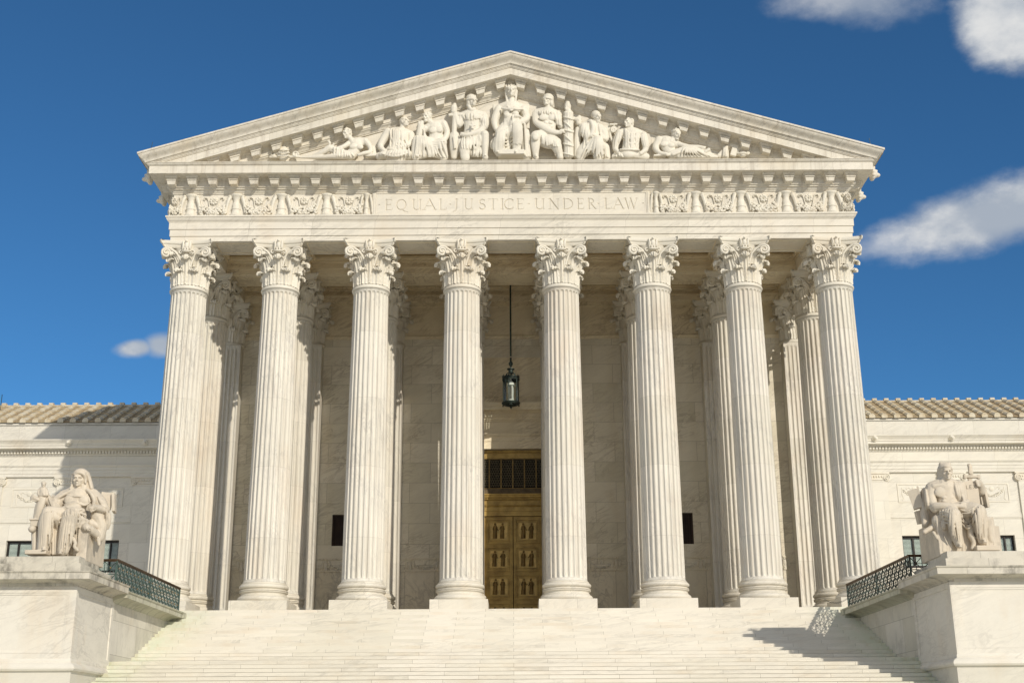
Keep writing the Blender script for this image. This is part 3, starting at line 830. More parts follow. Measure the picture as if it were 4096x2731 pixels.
# ---- inscription, cut into its panel as a height field
SER = 0.055
def glyph(ch):
    """strokes: (x0,z0,x1,z1,width) lines or ('arc',cx,cz,rx,rz,a0,a1,width); unit height 1"""
    T, t = 0.125, 0.06
    s_ = lambda x, z, w=0.13: (x - w, z, x + w, z, SER)
    if ch == 'E': return 0.50, [(0.1, 0, 0.1, 1, T), (0.02, 0.975, 0.48, 0.975, t), (0.1, 0.52, 0.40, 0.52, t), (0.02, 0.025, 0.50, 0.025, t), (0.48, 0.975, 0.47, 0.85, t), (0.50, 0.025, 0.53, 0.17, t), (0.40, 0.58, 0.40, 0.46, t)]
    if ch == 'Q': return 0.95, [('arc', 0.5, 0.5, 0.44, 0.48, 0, 360, 0.10), (0.55, 0.06, 0.85, -0.14, 0.09), (0.85, -0.14, 1.12, -0.20, 0.07)]
    if ch == 'U': return 0.80, [(0.14, 1, 0.14, 0.35, T), (0.70, 1, 0.70, 0.02, 0.08), ('arc', 0.42, 0.33, 0.28, 0.31, 180, 360, 0.08), s_(0.14, 0.98, 0.12), s_(0.70, 0.98, 0.10), (0.70, 0.03, 0.80, 0.03, SER)]
    if ch == 'A': return 0.85, [(0.08, 0, 0.42, 1, t), (0.42, 1, 0.78, 0, T), (0.22, 0.36, 0.66, 0.36, t), s_(0.08, 0.02, 0.11), s_(0.78, 0.02, 0.12)]
    if ch == 'L': return 0.50, [(0.1, 0, 0.1, 1, T), s_(0.1, 0.98, 0.1), (0.02, 0.025, 0.50, 0.025, t), (0.50, 0.025, 0.53, 0.18, t)]
    if ch == 'J': return 0.25, [(0.16, 1, 0.16, 0.1, T), s_(0.16, 0.98, 0.11), (0.16, 0.12, 0.08, -0.1, 0.09), (0.08, -0.1, -0.10, -0.20, 0.06)]
    if ch == 'S': return 0.52, [('arc', 0.27, 0.74, 0.20, 0.22, 30, 270, 0.10), ('arc', 0.27, 0.27, 0.22, 0.25, -150, 90, 0.11), (0.45, 0.95, 0.45, 0.80, t), (0.06, 0.05, 0.06, 0.22, t)]
    if ch == 'T': return 0.72, [(0.36, 0, 0.36, 1, T), (0.02, 0.975, 0.70, 0.975, t), (0.02, 0.975, 0.0, 0.82, t), (0.70, 0.975, 0.72, 0.82, t), s_(0.36, 0.02, 0.12)]
    if ch == 'I': return 0.22, [(0.11, 0, 0.11, 1, T), s_(0.11, 0.98, 0.11), s_(0.11, 0.02, 0.11)]
    if ch == 'C': return 0.75, [('arc', 0.48, 0.5, 0.42, 0.48, 52, 308, 0.10), (0.74, 0.88, 0.74, 0.72, t), (0.74, 0.12, 0.74, 0.26, t)]
    if ch == 'N': return 0.85, [(0.12, 0, 0.12, 1, t), (0.12, 1, 0.74, 0, T), (0.74, 0, 0.74, 1, t), s_(0.12, 0.02, 0.1), s_(0.74, 0.98, 0.1), (0.0, 0.98, 0.14, 0.98, SER)]
    if ch == 'D': return 0.85, [(0.12, 0, 0.12, 1, T), ('arc', 0.30, 0.5, 0.50, 0.48, -90, 90, 0.09), (0.02, 0.975, 0.32, 0.975, t), (0.02, 0.025, 0.32, 0.025, t)]
    if ch == 'R': return 0.68, [(0.12, 0, 0.12, 1, T), ('arc', 0.24, 0.76, 0.24, 0.215, -90, 90, 0.09), (0.02, 0.975, 0.26, 0.975, t), (0.12, 0.54, 0.26, 0.54, t), (0.26, 0.54, 0.62, 0.02, 0.10), (0.62, 0.02, 0.72, 0.02, SER), s_(0.12, 0.02, 0.1)]
    if ch == 'W': return 1.1, [(0.08, 1, 0.32, 0, T), (0.32, 0, 0.56, 1, t), (0.52, 1, 0.78, 0, T), (0.78, 0, 1.04, 1, t), s_(0.06, 0.98, 0.1), s_(1.04, 0.98, 0.1), s_(0.54, 0.98, 0.06)]
    if ch == 'X': return 0.75, [(0.08, 1, 0.68, 0, T), (0.68, 1, 0.08, 0, t), s_(0.08, 0.98, 0.1), s_(0.68, 0.02, 0.1)]
    if ch == '.': return 0.12, [(0.02, 0.50, 0.14, 0.50, 0.09), (0.08, 0.50, 0.08, 0.56, 0.06)]
def seg_dist(X, Z, x0, z0, x1, z1):
    dx, dz = x1 - x0, z1 - z0; L = dx * dx + dz * dz + 1e-12
    t = np.clip(((X - x0) * dx + (Z - z0) * dz) / L, 0, 1)
    return np.hypot(X - x0 - t * dx, Z - z0 - t * dz)
def carve_text(items, H, x0, x1, z0, z1, res, depthf=0.9):
    nx = int((x1 - x0) / res); nz = int((z1 - z0) / res)
    xs = np.linspace(x0, x1, nx + 1); zs = np.linspace(z0, z1, nz + 1)
    X, Z = np.meshgrid(xs, zs); D = np.zeros_like(X)
    for (ch, gx, gw, zb) in items:
        w, st = glyph(ch)
        sc = gw / w
        for q in st:
            if q[0] == 'arc':
                _, cx, cz, rx, rz, a0, a1, wd = q; n = 18; P = []
                for i in range(n + 1):
                    a = R(a0 + (a1 - a0) * i / n); P.append((gx + (cx + rx * math.cos(a)) * sc, zb + (cz + rz * math.sin(a)) * H))
                segs = [(*P[i], *P[i + 1], wd * H) for i in range(n)]
            else: segs = [(gx + q[0] * sc, zb + q[1] * H, gx + q[2] * sc, zb + q[3] * H, q[4] * H)]
            for (a, b_, c, d, wd) in segs:
                i0 = np.searchsorted(xs, min(a, c) - wd); i1 = np.searchsorted(xs, max(a, c) + wd)
                dd = seg_dist(X[:, i0:i1], Z[:, i0:i1], a, b_, c, d)
                D[:, i0:i1] = np.maximum(D[:, i0:i1], np.clip(wd / 2 - dd, 0, 1) * 2 * depthf)
    return xs, zs, D
pz = lambda y: at(2048, y, -0.9).z
zb_, zt_ = pz(838.5), pz(796.5)
LET = [('.', 1513, 6), ('E', 1541, 28), ('Q', 1585, 40), ('U', 1648, 38), ('A', 1692, 54), ('L', 1757, 28), ('.', 1797, 6), ('J', 1818, 14), ('U', 1856, 36), ('S', 1916, 26), ('T', 1952, 40), ('I', 2004, 12), ('C', 2015, 38), ('E', 2066, 28), ('.', 2111, 6), ('U', 2138, 40), ('N', 2194, 44), ('D', 2251, 42), ('E', 2308, 26), ('R', 2350, 34), ('.', 2389, 6), ('L', 2418, 26), ('A', 2450, 46), ('W', 2498, 52), ('.', 2568, 6)]
PX = 1 / 85.9
items = [(c, (x - 2046) * PX, w * PX, zb_) for c, x, w in LET]
H_ = zt_ - zb_
xs, zs, D = carve_text(items, H_, -6.28, 6.28, 18.02, 19.06, 0.0165, 0.95)
Ypan = YF - 0.07
nx, nz = len(xs), len(zs)
X, Z = np.meshgrid(xs, zs)
V = np.stack([X, Ypan + D, Z], -1).reshape(-1, 3)
ii = np.arange(nx * nz).reshape(nz, nx)
F_ = np.stack([ii[:-1, :-1], ii[:-1, 1:], ii[1:, 1:], ii[1:, :-1]], -1).reshape(-1, 4)
me = bpy.data.meshes.new('inscription'); me.from_pydata(V.tolist(), [], F_.tolist()); me.update()
M['letter'] = marble('marble_inscription', WB, va=0.3, oa=0.25, bricks=(2.115, 7.0, 0.5), joint=0.008, jdark=0.3, blockvar=0.05)
link(me, 'inscription', M['letter'], frieze)
b = MB()   # raised frame round the inscription
for (x0, x1, z0, z1, o) in ((-6.46, 6.46, 17.97, 18.02, 0.10), (-6.46, 6.46, 19.06, 19.11, 0.10), (-6.46, -6.28, 18.021, 19.059, 0.10), (6.28, 6.46, 18.021, 19.059, 0.10)):
    b.box(x0, x1, YF - o, YF + 0.1, z0, z1)
for sg in (-1, 1): b.box(sg * 6.34, sg * 6.40, YF - 0.125, YF - 0.09, 17.99, 19.09)
b.box(-6.27, 6.27, YF - 0.02, YF + 0.05, 18.021, 19.059)
b.build('inscription_frame', M['facade'], frieze)

# ---- portico ceiling and beams
b = MB()
Yrows = [(0.85, 3.45), (5.15, 7.55)]
b.box(-W0 + 0.3, W0 - 0.3, 3.45, 5.15, 16.753, 18.2)          # second row beam
for x in CX[1:-1]: b.box(x - 0.78, x + 0.78, 0.852, 7.6, 16.756, 18.2)
b.box(-W0 + 0.3, W0 - 0.3, 7.58, WY + 0.3, 16.757, 18.2)
b.box(-W0 + 0.3, W0 - 0.3, 0.0, WY + 0.3, 17.85, 18.4)
b.build('ceiling_beam', M['innerplain'], house)
b = MB()
def frame_rect(x0, x1, y0, y1, z0, z1, w):
    b.box(x0, x1, y0, y0 + w, z0, z1); b.box(x0, x1, y1 - w, y1, z0, z1)
    b.box(x0, x0 + w, y0 + w, y1 - w, z0, z1); b.box(x1 - w, x1, y0 + w, y1 - w, z0, z1)
edges = list(zip(CX[:-1], CX[1:]))
for (xa, xb) in edges:
    b = MB()
    for (ya, yb) in Yrows:
        frame_rect(xa + 0.781, xb - 0.781, ya + 0.001, yb - 0.001, 17.02, 17.14, 0.05)
        frame_rect(xa + 0.781, xb - 0.781, ya + 0.001, yb - 0.001, 17.34, 17.46, 0.12)
        frame_rect(xa + 0.781, xb - 0.781, ya + 0.001, yb - 0.001, 17.461, 17.60, 0.24)
    # sunk panels on the soffits, shown by a raised border
    for (ya, yb) in ((-0.60, 0.60), (3.70, 4.90)):
        xa2, xb2 = xa + 1.35, xb - 1.35
        if xb2 - xa2 > 0.6: frame_rect(xa2 - 0.15, xb2 + 0.15, ya, yb, 16.735, 16.76, 0.05)
    b.build('coffer_moulding', M['innerplain'], house)

# ---- portico wall with door and windows
b = MB()
DW, DH = 1.72, 9.0
wins = [(-9.12, -8.12), (8.08, 9.08)]
def wall_cells(b, x0, x1, z0, z1, holes, y0, y1):
    xs_ = sorted({x0, x1, *[q for h in holes for q in h[:2]]}); zs_ = sorted({z0, z1, *[q for h in holes for q in h[2:]]})
    for i in range(len(xs_) - 1):
        for j in range(len(zs_) - 1):
            cx, cz = (xs_[i] + xs_[i + 1]) / 2, (zs_[j] + zs_[j + 1]) / 2
            if any(h[0] < cx < h[1] and h[2] < cz < h[3] for h in holes): continue
            b.box(xs_[i], xs_[i + 1], y0, y1, zs_[j], zs_[j + 1])
wall_cells(b, -15.6, 15.6, 3.46, 14.95, [(-DW, DW, 3.0, DH), (-9.12, -8.12, 4.10, 5.68), (8.08, 9.08, 4.10, 5.68)], WY, WY + 0.6)
pw = b.build('portico_wall', M['inner'], house)
b = MB()
for s0, s1 in ((-15.6, -DW), (DW, 15.6)):
    b.box(s0, s1, WY, WY + 0.6, 0.0, 2.80)
    b.box(s0, s1, WY - 0.03, WY + 0.05, 0.0, 0.28)
    b.box(s0, s1, WY - 0.05, WY + 0.05, 2.80, 2.88); b.box(s0, s1, WY - 0.05, WY + 0.05, 3.40, 3.46); b.box(s0, s1, WY + 0.02, WY + 0.6, 2.88, 3.40)
b.build('wainscot', M['slab'], house)
b = MB()
b.box(-15.6, 15.6, WY, WY + 0.6, 15.15, 16.75)
b.xmould(-15.6, 15.6, WY, [(0, 14.93), (0.05, 14.93), (0.06, 14.99), (0.10, 15.04), (0.10, 15.10), (0.02, 15.15)])
b.xmould(-15.6, 15.6, WY, [(0, 16.70), (0.04, 16.70), (0.06, 16.78), (0.12, 16.86), (0.14, 16.92), (0.14, 17.0), (0.0, 17.02)])
for (xa, xb) in edges:
    for q in range(4):
        i = 0.2 + 0.22 * q
        x0, x1, z0, z1 = xa + 1.0 + i * 0.8, xb - 1.0 - i * 0.8, 15.2 + i * 0.8, 16.72 - i * 0.65
        if x1 - x0 > 0.15 and z1 - z0 > 0.1: b.box(x0, x1, WY - 0.008 * (q + 1), WY + 0.05, z0, z1)
b.build('fret_panel', M['innerplain'], house)
# eagle and garland band
def eagle_mesh():
    e = MB()
    e.ell((0, 0, 0.24), (0.09, 0.05, 0.17)); e.ell((0.03, -0.02, 0.44), (0.05, 0.05, 0.05))
    for sg in (-1, 1):
        e.tube([(sg * 0.06, 0, 0.36), (sg * 0.18, 0, 0.40), (sg * 0.20, 0, 0.25), (sg * 0.17, 0, 0.08)], [0.045, 0.055, 0.05, 0.03], 8)
        e.tube([(sg * 0.13, 0, 0.33), (sg * 0.14, 0, 0.10)], [0.04, 0.025], 8)
        e.tube([(sg * 0.05, -0.01, 0.12), (sg * 0.07, -0.02, 0.0)], 0.03, 6)
    e.tube([(0, 0, 0.1), (0, 0, -0.02)], [0.04, 0.06], 6)
    return e.mesh('eagle_relief', 60)
ME_EA = eagle_mesh(); ME_EA.materials.append(M['inner' if False else 'carve'])
for (xa, xb) in edges:
    for sg, xx in ((1, xa + 1.35), (-1, xb - 1.35)):
        if abs(xx) < 2.4: continue
        o = link(ME_EA, 'eagle_relief', None, house, (xx, WY, 2.90)); o.scale = (sg, 1, 1)
    if abs((xa + xb) / 2) > 1:
        gb = MB(); rn = random.Random(int(xa * 10)); cx = (xa + xb) / 2
        for k in range(60):
            u = rn.uniform(-0.5, 0.5); zc = 3.12 - 0.16 * math.cos(u * math.pi) + rn.uniform(-0.05, 0.05)
            gb.ell((cx + u, WY + 0.01, zc), (0.04, 0.04, 0.04), nu=6, nv=5)
        for sg in (-1, 1): gb.tube([(cx + sg * 0.5, WY, 3.17), (cx + sg * 0.58, WY, 3.3), (cx + sg * 0.52, WY, 3.34)], 0.025, 5)
        gb.ell((cx, WY, 3.22), (0.07, 0.03, 0.10), nu=8, nv=6); gb.tube([(cx, WY, 2.94), (cx, WY, 3.2)], 0.02, 5); gb.tube([(cx - 0.52, WY + 0.02, 3.14), (cx, WY + 0.02, 2.97), (cx + 0.52, WY + 0.02, 3.14)], 0.03, 5)
        gb.build('garland_relief', M['carve'], house, 60)
# small grille windows
for (x0, x1) in wins:
    b = MB(); b.box(x0, x1, WY + 0.20, WY + 0.24, 4.10, 5.68)
    wv = b.build('grille_window', M['void'], house)
    b = MB(); frame_rect  # outer frame
    for q in range(8):
        x = x0 + (q + 0.5) / 8 * (x1 - x0)
        b.box(x - 0.012, x + 0.012, WY + 0.15, WY + 0.17, 4.10, 5.68)
    for q in range(-8, 13):
        za = 4.10 + q * 0.125 * 1.0
        for sg in (1, -1):
            P = []
            for xx in (x0, x1):
                pass
            a0, a1 = za, za + (x1 - x0)
            lo, hi = max(4.10, a0), min(5.68, a1)
            if hi - lo > 0.05:
                xa_, xb_ = x0 + (lo - a0), x0 + (hi - a0)
                if sg < 0: xa_, xb_ = x0 + x1 - xa_, x0 + x1 - xb_
                b.bar((xa_, WY + 0.135 + 0.01 * sg, lo), (xb_, WY + 0.135 + 0.01 * sg, hi), 0.02, 0.012, (0, 1, 0))
    b.box(x0, x0 + 0.05, WY + 0.11, WY + 0.19, 4.10, 5.68); b.box(x1 - 0.05, x1, WY + 0.11, WY + 0.19, 4.10, 5.68)
    b.box(x0, x1, WY + 0.11, WY + 0.19, 5.63, 5.68); b.box(x0, x1, WY + 0.11, WY + 0.19, 4.10, 4.15)
    b.build('grille', M['black'], wv)

# ---- bronze door in its marble surround
def rowbeads(b, x0, x1, y, zc, pitch, w, h, d):
    n = int((x1 - x0) / pitch)
    for k in range(n):
        x = x0 + (k + 0.5) * (x1 - x0) / n
        b.box(x - w / 2, x + w / 2, y - d, y, zc - h / 2, zc + h / 2)
b = MB()
for sg in (-1, 1): b.box(sg * DW, sg * (DW + 0.75), WY - 0.10, WY + 0.3, 0, 9.0); b.box(sg * (DW + 0.1), sg * (DW + 0.5), WY - 0.14, WY + 0.1, 0, 9.0)
x0, x1 = -2.55, 2.55
b.xmould(x0, x1, WY, [(0.0, 9.0), (0.10, 9.0), (0.10, 9.38), (0.13, 9.39), (0.13, 9.62), (0.16, 9.63), (0.20, 9.72), (0.22, 9.74), (0.22, 9.80), (0.0, 9.81)])
b.xmould(x0, x1, WY, [(0.0, 9.815), (0.08, 9.82), (0.08, 10.42), (0.0, 10.425)])
b.xmould(x0 - 0.1, x1 + 0.1, WY, [(0.0, 10.43), (0.12, 10.43), (0.14, 10.50), (0.18, 10.52), (0.18, 10.82), (0.22, 10.83), (0.28, 10.92), (0.30, 10.94), (0.55, 10.95), (0.55, 11.12), (0.58, 11.13), (0.62, 11.2), (0.66, 11.28), (0.66, 11.33), (0.0, 11.38)])
rowbeads(b, x0, x1, WY - 0.18, 10.72, 0.17, 0.10, 0.17, 0.10)
rowbeads(b, x0, x1, WY - 0.12, 10.47, 0.10, 0.06, 0.05, 0.03); rowbeads(b, x0, x1, WY - 0.16, 9.67, 0.10, 0.06, 0.06, 0.035); rowbeads(b, x0, x1, WY - 0.58, 11.2, 0.14, 0.08, 0.07, 0.04)
rowbeads(b, x0, x1, WY - 0.55, 11.02, 0.12, 0.07, 0.06, 0.02)
b.box(-2.4, 2.4, WY - 0.02, WY + 0.05, 11.5, 13.9); b.box(-2.2, 2.2, WY - 0.05, WY + 0.04, 11.75, 13.6)
b.build('door_surround', M['innerplain'], house)
door = empty('bronze_doorway', (0, 0, 0), house)
YD = WY + 0.35
b = MB()
for sg in (-1, 1): b.box(sg * 1.47, sg * DW, YD - 0.25, YD + 0.3, 0, 6.99); b.box(sg * 1.50, sg * 1.6, YD - 0.29, YD, 0, 6.5)
b.xmould(-DW, DW, YD, [(0.0, 5.60), (0.10, 5.60), (0.10, 5.84), (0.13, 5.85), (0.13, 6.06), (0.16, 6.07), (0.2, 6.14), (0.12, 6.16), (0.12, 6.40), (0.18, 6.41), (0.24, 6.50), (0.30, 6.52), (0.32, 6.60), (0.36, 6.66), (0.36, 6.70), (0.0, 6.72)])
rowbeads(b, -1.6, 1.6, YD - 0.18, 6.46, 0.09, 0.055, 0.06, 0.06)
b.xmould(-DW, DW, YD, [(0.0, 8.58), (0.10, 8.58), (0.10, 8.85), (0.16, 8.86), (0.2, 8.93), (0.2, 8.98), (0.0, 8.99)])
rowbeads(b, -1.6, 1.6, YD - 0.17, 8.915, 0.12, 0.07, 0.07, 0.05); rowbeads(b, -1.6, 1.6, YD - 0.10, 8.72, 0.24, 0.16, 0.12, 0.02)
b.build('door_frame', M['bronze'], door)
b = MB(); b.xmould(-DW, DW, YD, [(0.0, 6.725), (0.22, 6.725), (0.17, 6.97), (0.0, 6.99)]); b.build('transom_sill', M['sill'], door)
b = MB()
b.box(-1.71, 1.71, YD + 0.08, YD + 0.12, 6.99, 8.58)
b.build('dark_glazing', M['void'], door)
b = MB()
for q in range(-2, 3):
    x = q * 0.60
    b.box(x - 0.032, x + 0.032, YD - 0.12, YD + 0.05, 7.0, 8.585)
b.box(-1.71, 1.71, YD - 0.10, YD + 0.04, 6.995, 7.04); b.box(-1.71, 1.71, YD - 0.10, YD + 0.04, 8.53, 8.575)
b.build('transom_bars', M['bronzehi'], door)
b = MB()
for q in range(-3, 3):          # fish-scale lattice of each transom light
    xa, xb = max(-1.7, q * 0.60 + 0.035), min(1.7, (q + 1) * 0.60 - 0.035)
    nxx = 6; dx = (xb - xa) / nxx
    for j in range(11):
        zc = 7.10 + j * 0.128
        for i in range(nxx + (j % 2)):
            xc = xa + (i + (0.5 if j % 2 == 0 else 0)) * dx
            pts = [(xc + dx * 0.5 * math.cos(a), YD - 0.02, zc + 0.115 * math.sin(a)) for a in [math.pi * k / 4 for k in range(5)]]
            for p_, q_ in zip(pts[:-1], pts[1:]):
                if xa - 0.01 <= min(p_[0], q_[0]) and max(p_[0], q_[0]) <= xb + 0.01: b.bar(p_, q_, 0.016, 0.022, (0, 1, 0))
b.build('transom_lattice', M['lattice'], door)
def relief_pair(seed):
    rn = random.Random(seed); e = MB()
    for sg in (-1, 1):
        cx = sg * rn.uniform(0.17, 0.22); ln = rn.uniform(-0.03, 0.03)
        e.ell((cx + ln, -0.02, 0.83), (0.055, 0.05, 0.065)); e.tube([(cx + ln, 0, 0.74), (cx, 0, 0.55)], [0.085, 0.075], 8)
        e.tube([(cx, 0, 0.55), (cx - 0.03, 0, 0.06)], [0.09, rn.uniform(0.08, 0.13)], 8); e.tube([(cx + 0.03, 0, 0.5), (cx + 0.05, 0, 0.06)], [0.07, 0.05], 8)
        s2 = rn.choice((-1, 1)); hx = rn.uniform(0.10, 0.20)
        e.tube([(cx - sg * 0.07, 0, 0.70), (cx - sg * 0.12, -0.03, 0.55), (cx - sg * hx, -0.04, 0.52 + rn.uniform(-0.05, 0.12))], [0.035, 0.03, 0.025], 6)
        e.tube([(cx + sg * 0.07, 0, 0.70), (cx + sg * 0.11, -0.03, 0.54), (cx + sg * 0.04, -0.06, 0.48)], [0.035, 0.03, 0.025], 6)
        for k in range(4): e.tube([(cx - 0.07 + 0.045 * k, -0.07, 0.5), (cx - 0.1 + 0.06 * k, -0.07, 0.06)], 0.014, 5)
    return e.mesh('relief_figures', 60)
ME_RP = [relief_pair(s) for s in range(8)]
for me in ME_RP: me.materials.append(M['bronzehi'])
for sg in (-1, 1):
    x0, x1 = (0.02, 1.46) if sg > 0 else (-1.46, -0.02)
    b = MB(); b.box(x0, x1, YD, YD + 0.1, 0, 5.58); panels = []
    cx = (x0 + x1) / 2 + (0.02 if sg < 0 else -0.02)
    for (zc0, zc1) in ((0.05, 1.28), (1.44, 2.67), (2.83, 4.06), (4.22, 5.45)):
        # moulded frame of each panel
        for (i, w, o) in ((0.0, 0.05, 0.06), (0.15, 0.04, 0.05)):
            ax, bx, az, bz = cx - 0.62 + i, cx + 0.62 - i, zc0 + i, zc1 - i
            b.box(ax, bx, YD - o, YD + 0.01, az, az + w); b.box(ax, bx, YD - o, YD + 0.01, bz - w, bz)
            b.box(ax, ax + w, YD - o, YD + 0.01, az + w, bz - w); b.box(bx - w, bx, YD - o, YD + 0.01, az + w, bz - w)
        pn = MB(); pn.box(cx - 0.43, cx + 0.43, YD - 0.02, YD + 0.01, zc0 + 0.19, zc1 - 0.19); panels.append(pn)
        for k in range(9):
            for xx in (cx - 0.53, cx + 0.53): b.ell((xx, YD, zc0 + 0.12 + k * (zc1 - zc0 - 0.24) / 8), (0.03, 0.03, 0.03), nu=6, nv=4)
    b.box(x0 if sg > 0 else x1 - 0.07, x0 + 0.07 if sg > 0 else x1, YD - 0.05, YD + 0.01, 0, 5.57)
    lf = b.build('door_leaf', M['bronze'], door)
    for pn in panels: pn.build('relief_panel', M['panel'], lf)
    for j, zc in enumerate((0.05, 1.44, 2.83, 4.22)):
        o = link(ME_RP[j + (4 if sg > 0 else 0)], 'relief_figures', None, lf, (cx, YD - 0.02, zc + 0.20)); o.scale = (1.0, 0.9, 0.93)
b = MB(); b.box(-DW, DW, YD + 0.31, YD + 0.4, 0, 9)
b.build('backing', M['void'], door)

# ---- sides of the portico block
b = MB()
for sg in (-1, 1):
    b.box(sg * 15.1, sg * 15.6, WY + 0.601, YB, 0, 16.75); b.box(sg * 15.1, sg * 15.55, WY, WY + 0.6, 14.95, 17)
b.build('side_wall', M['wing'], house)

# ================================================================ lantern
YL = 6.35
top = at(2045, 1139, YL); fin = at(2044, 1632, YL)
lx = fin.x
lan = tag(empty('lantern', (lx, YL, fin.z)), 'round glazed metal lantern on a long rod hanging before the bronze door', 'lantern')
def lloc(o): o.location = (-0, 0, 0); return o
S = lambda px: at(2044, px, YL).z - fin.z
b = MB(); b.tube([(0, 0, S(1425)), (0, 0, 17.6 - fin.z)], 0.045, 8); b.build('rod', M['darkmetal'], lan)
zt, zbm = S(1510), S(1610)    # top and bottom rings
zbm = S(1608)
RL = 0.40
b = MB()
b.lathe([(0.05, S(1430)), (0.05, S(1445)), (0.11, S(1452)), (0.10, S(1458)), (0.04, S(1466)), (0.05, S(1472)), (0.19, S(1475)), (0.19, S(1478)), (0.12, S(1480)), (0.12, S(1492)), (0.10, S(1494))], 16)
for k in range(6):
    a = k * math.pi / 3 + 0.2
    b.tube([(0.10 * math.cos(a), 0.10 * math.sin(a), S(1490)), (0.22 * math.cos(a), 0.22 * math.sin(a), S(1496)), (0.30 * math.cos(a), 0.30 * math.sin(a), S(1508))], 0.022, 6)
b.build('finial', M['darkmetal'], lan, 40)
b = MB()
b.lathe([(RL - 0.06, zt - 0.16), (RL + 0.03, zt - 0.16), (RL + 0.05, zt - 0.10), (RL, zt - 0.06), (RL + 0.02, zt + 0.02), (RL - 0.10, zt + 0.05)], 32, cap=False)
for k in range(12):
    a = k * math.pi / 6
    b.frustum(((RL + 0.01) * math.cos(a), (RL + 0.01) * math.sin(a)), 0.08, 0.08, 0.015, 0.015, zt - 0.02, zt + 0.13)
b.build('upper_ring', M['darkmetal'], lan, 40); b = MB()
b.lathe([(RL - 0.10, zbm), (RL + 0.03, zbm), (RL + 0.07, zbm - 0.04), (RL + 0.05, zbm - 0.10), (RL - 0.02, zbm - 0.15), (RL - 0.12, zbm - 0.15), (RL - 0.10, zbm)], 32, cap=False)
for k in range(12):
    a = k * math.pi / 6
    c_, s_ = math.cos(a), math.sin(a)
    if k % 2: b.tube([((RL - 0.02) * c_, (RL - 0.02) * s_, zbm - 0.13), (0.05 * c_, 0.05 * s_, zbm - 0.15)], 0.022, 6)
    if k % 3 == 0: b.ell(((RL) * c_, RL * s_, zbm - 0.19), (0.035, 0.035, 0.06), nu=8, nv=6)
b.lathe([(0.10, zbm - 0.12), (0.12, zbm - 0.16), (0.05, zbm - 0.20), (0.07, zbm - 0.26), (0.01, zbm - 0.33)], 12)
b.build('lower_ring', M['darkmetal'], lan, 40)
for k in range(6):
    a = k * math.pi / 3 + 0.25
    b = MB(); b.tube([(RL * math.cos(a), RL * math.sin(a), zbm - 0.02), (RL * math.cos(a), RL * math.sin(a), zt - 0.1)], 0.026, 6)
    b.build('mullion', M['darkmetal'], lan)
b = MB(); b.lathe([(RL - 0.02, zbm - 0.01), (RL - 0.02, zt - 0.1)], 32, cap=False); b.build('glass', M['glass'], lan, 60)
b = MB()
for k in range(4):
    a = k * math.pi / 2 + 0.5
    b.tube([(0.13 * math.cos(a), 0.13 * math.sin(a), zbm + 0.05), (0.13 * math.cos(a), 0.13 * math.sin(a), zt - 0.35)], 0.035, 6)
b.lathe([(0.05, zt - 0.45), (0.22, zt - 0.42), (0.18, zt - 0.3), (0.06, zt - 0.2), (0.04, zt - 0.05)], 12); b.lathe([(0.05, zbm - 0.1), (0.24, zbm + 0.02), (0.2, zbm + 0.10), (0.05, zbm + 0.16)], 12)
b.build('lamp_cluster', M['blind'], lan, 40)

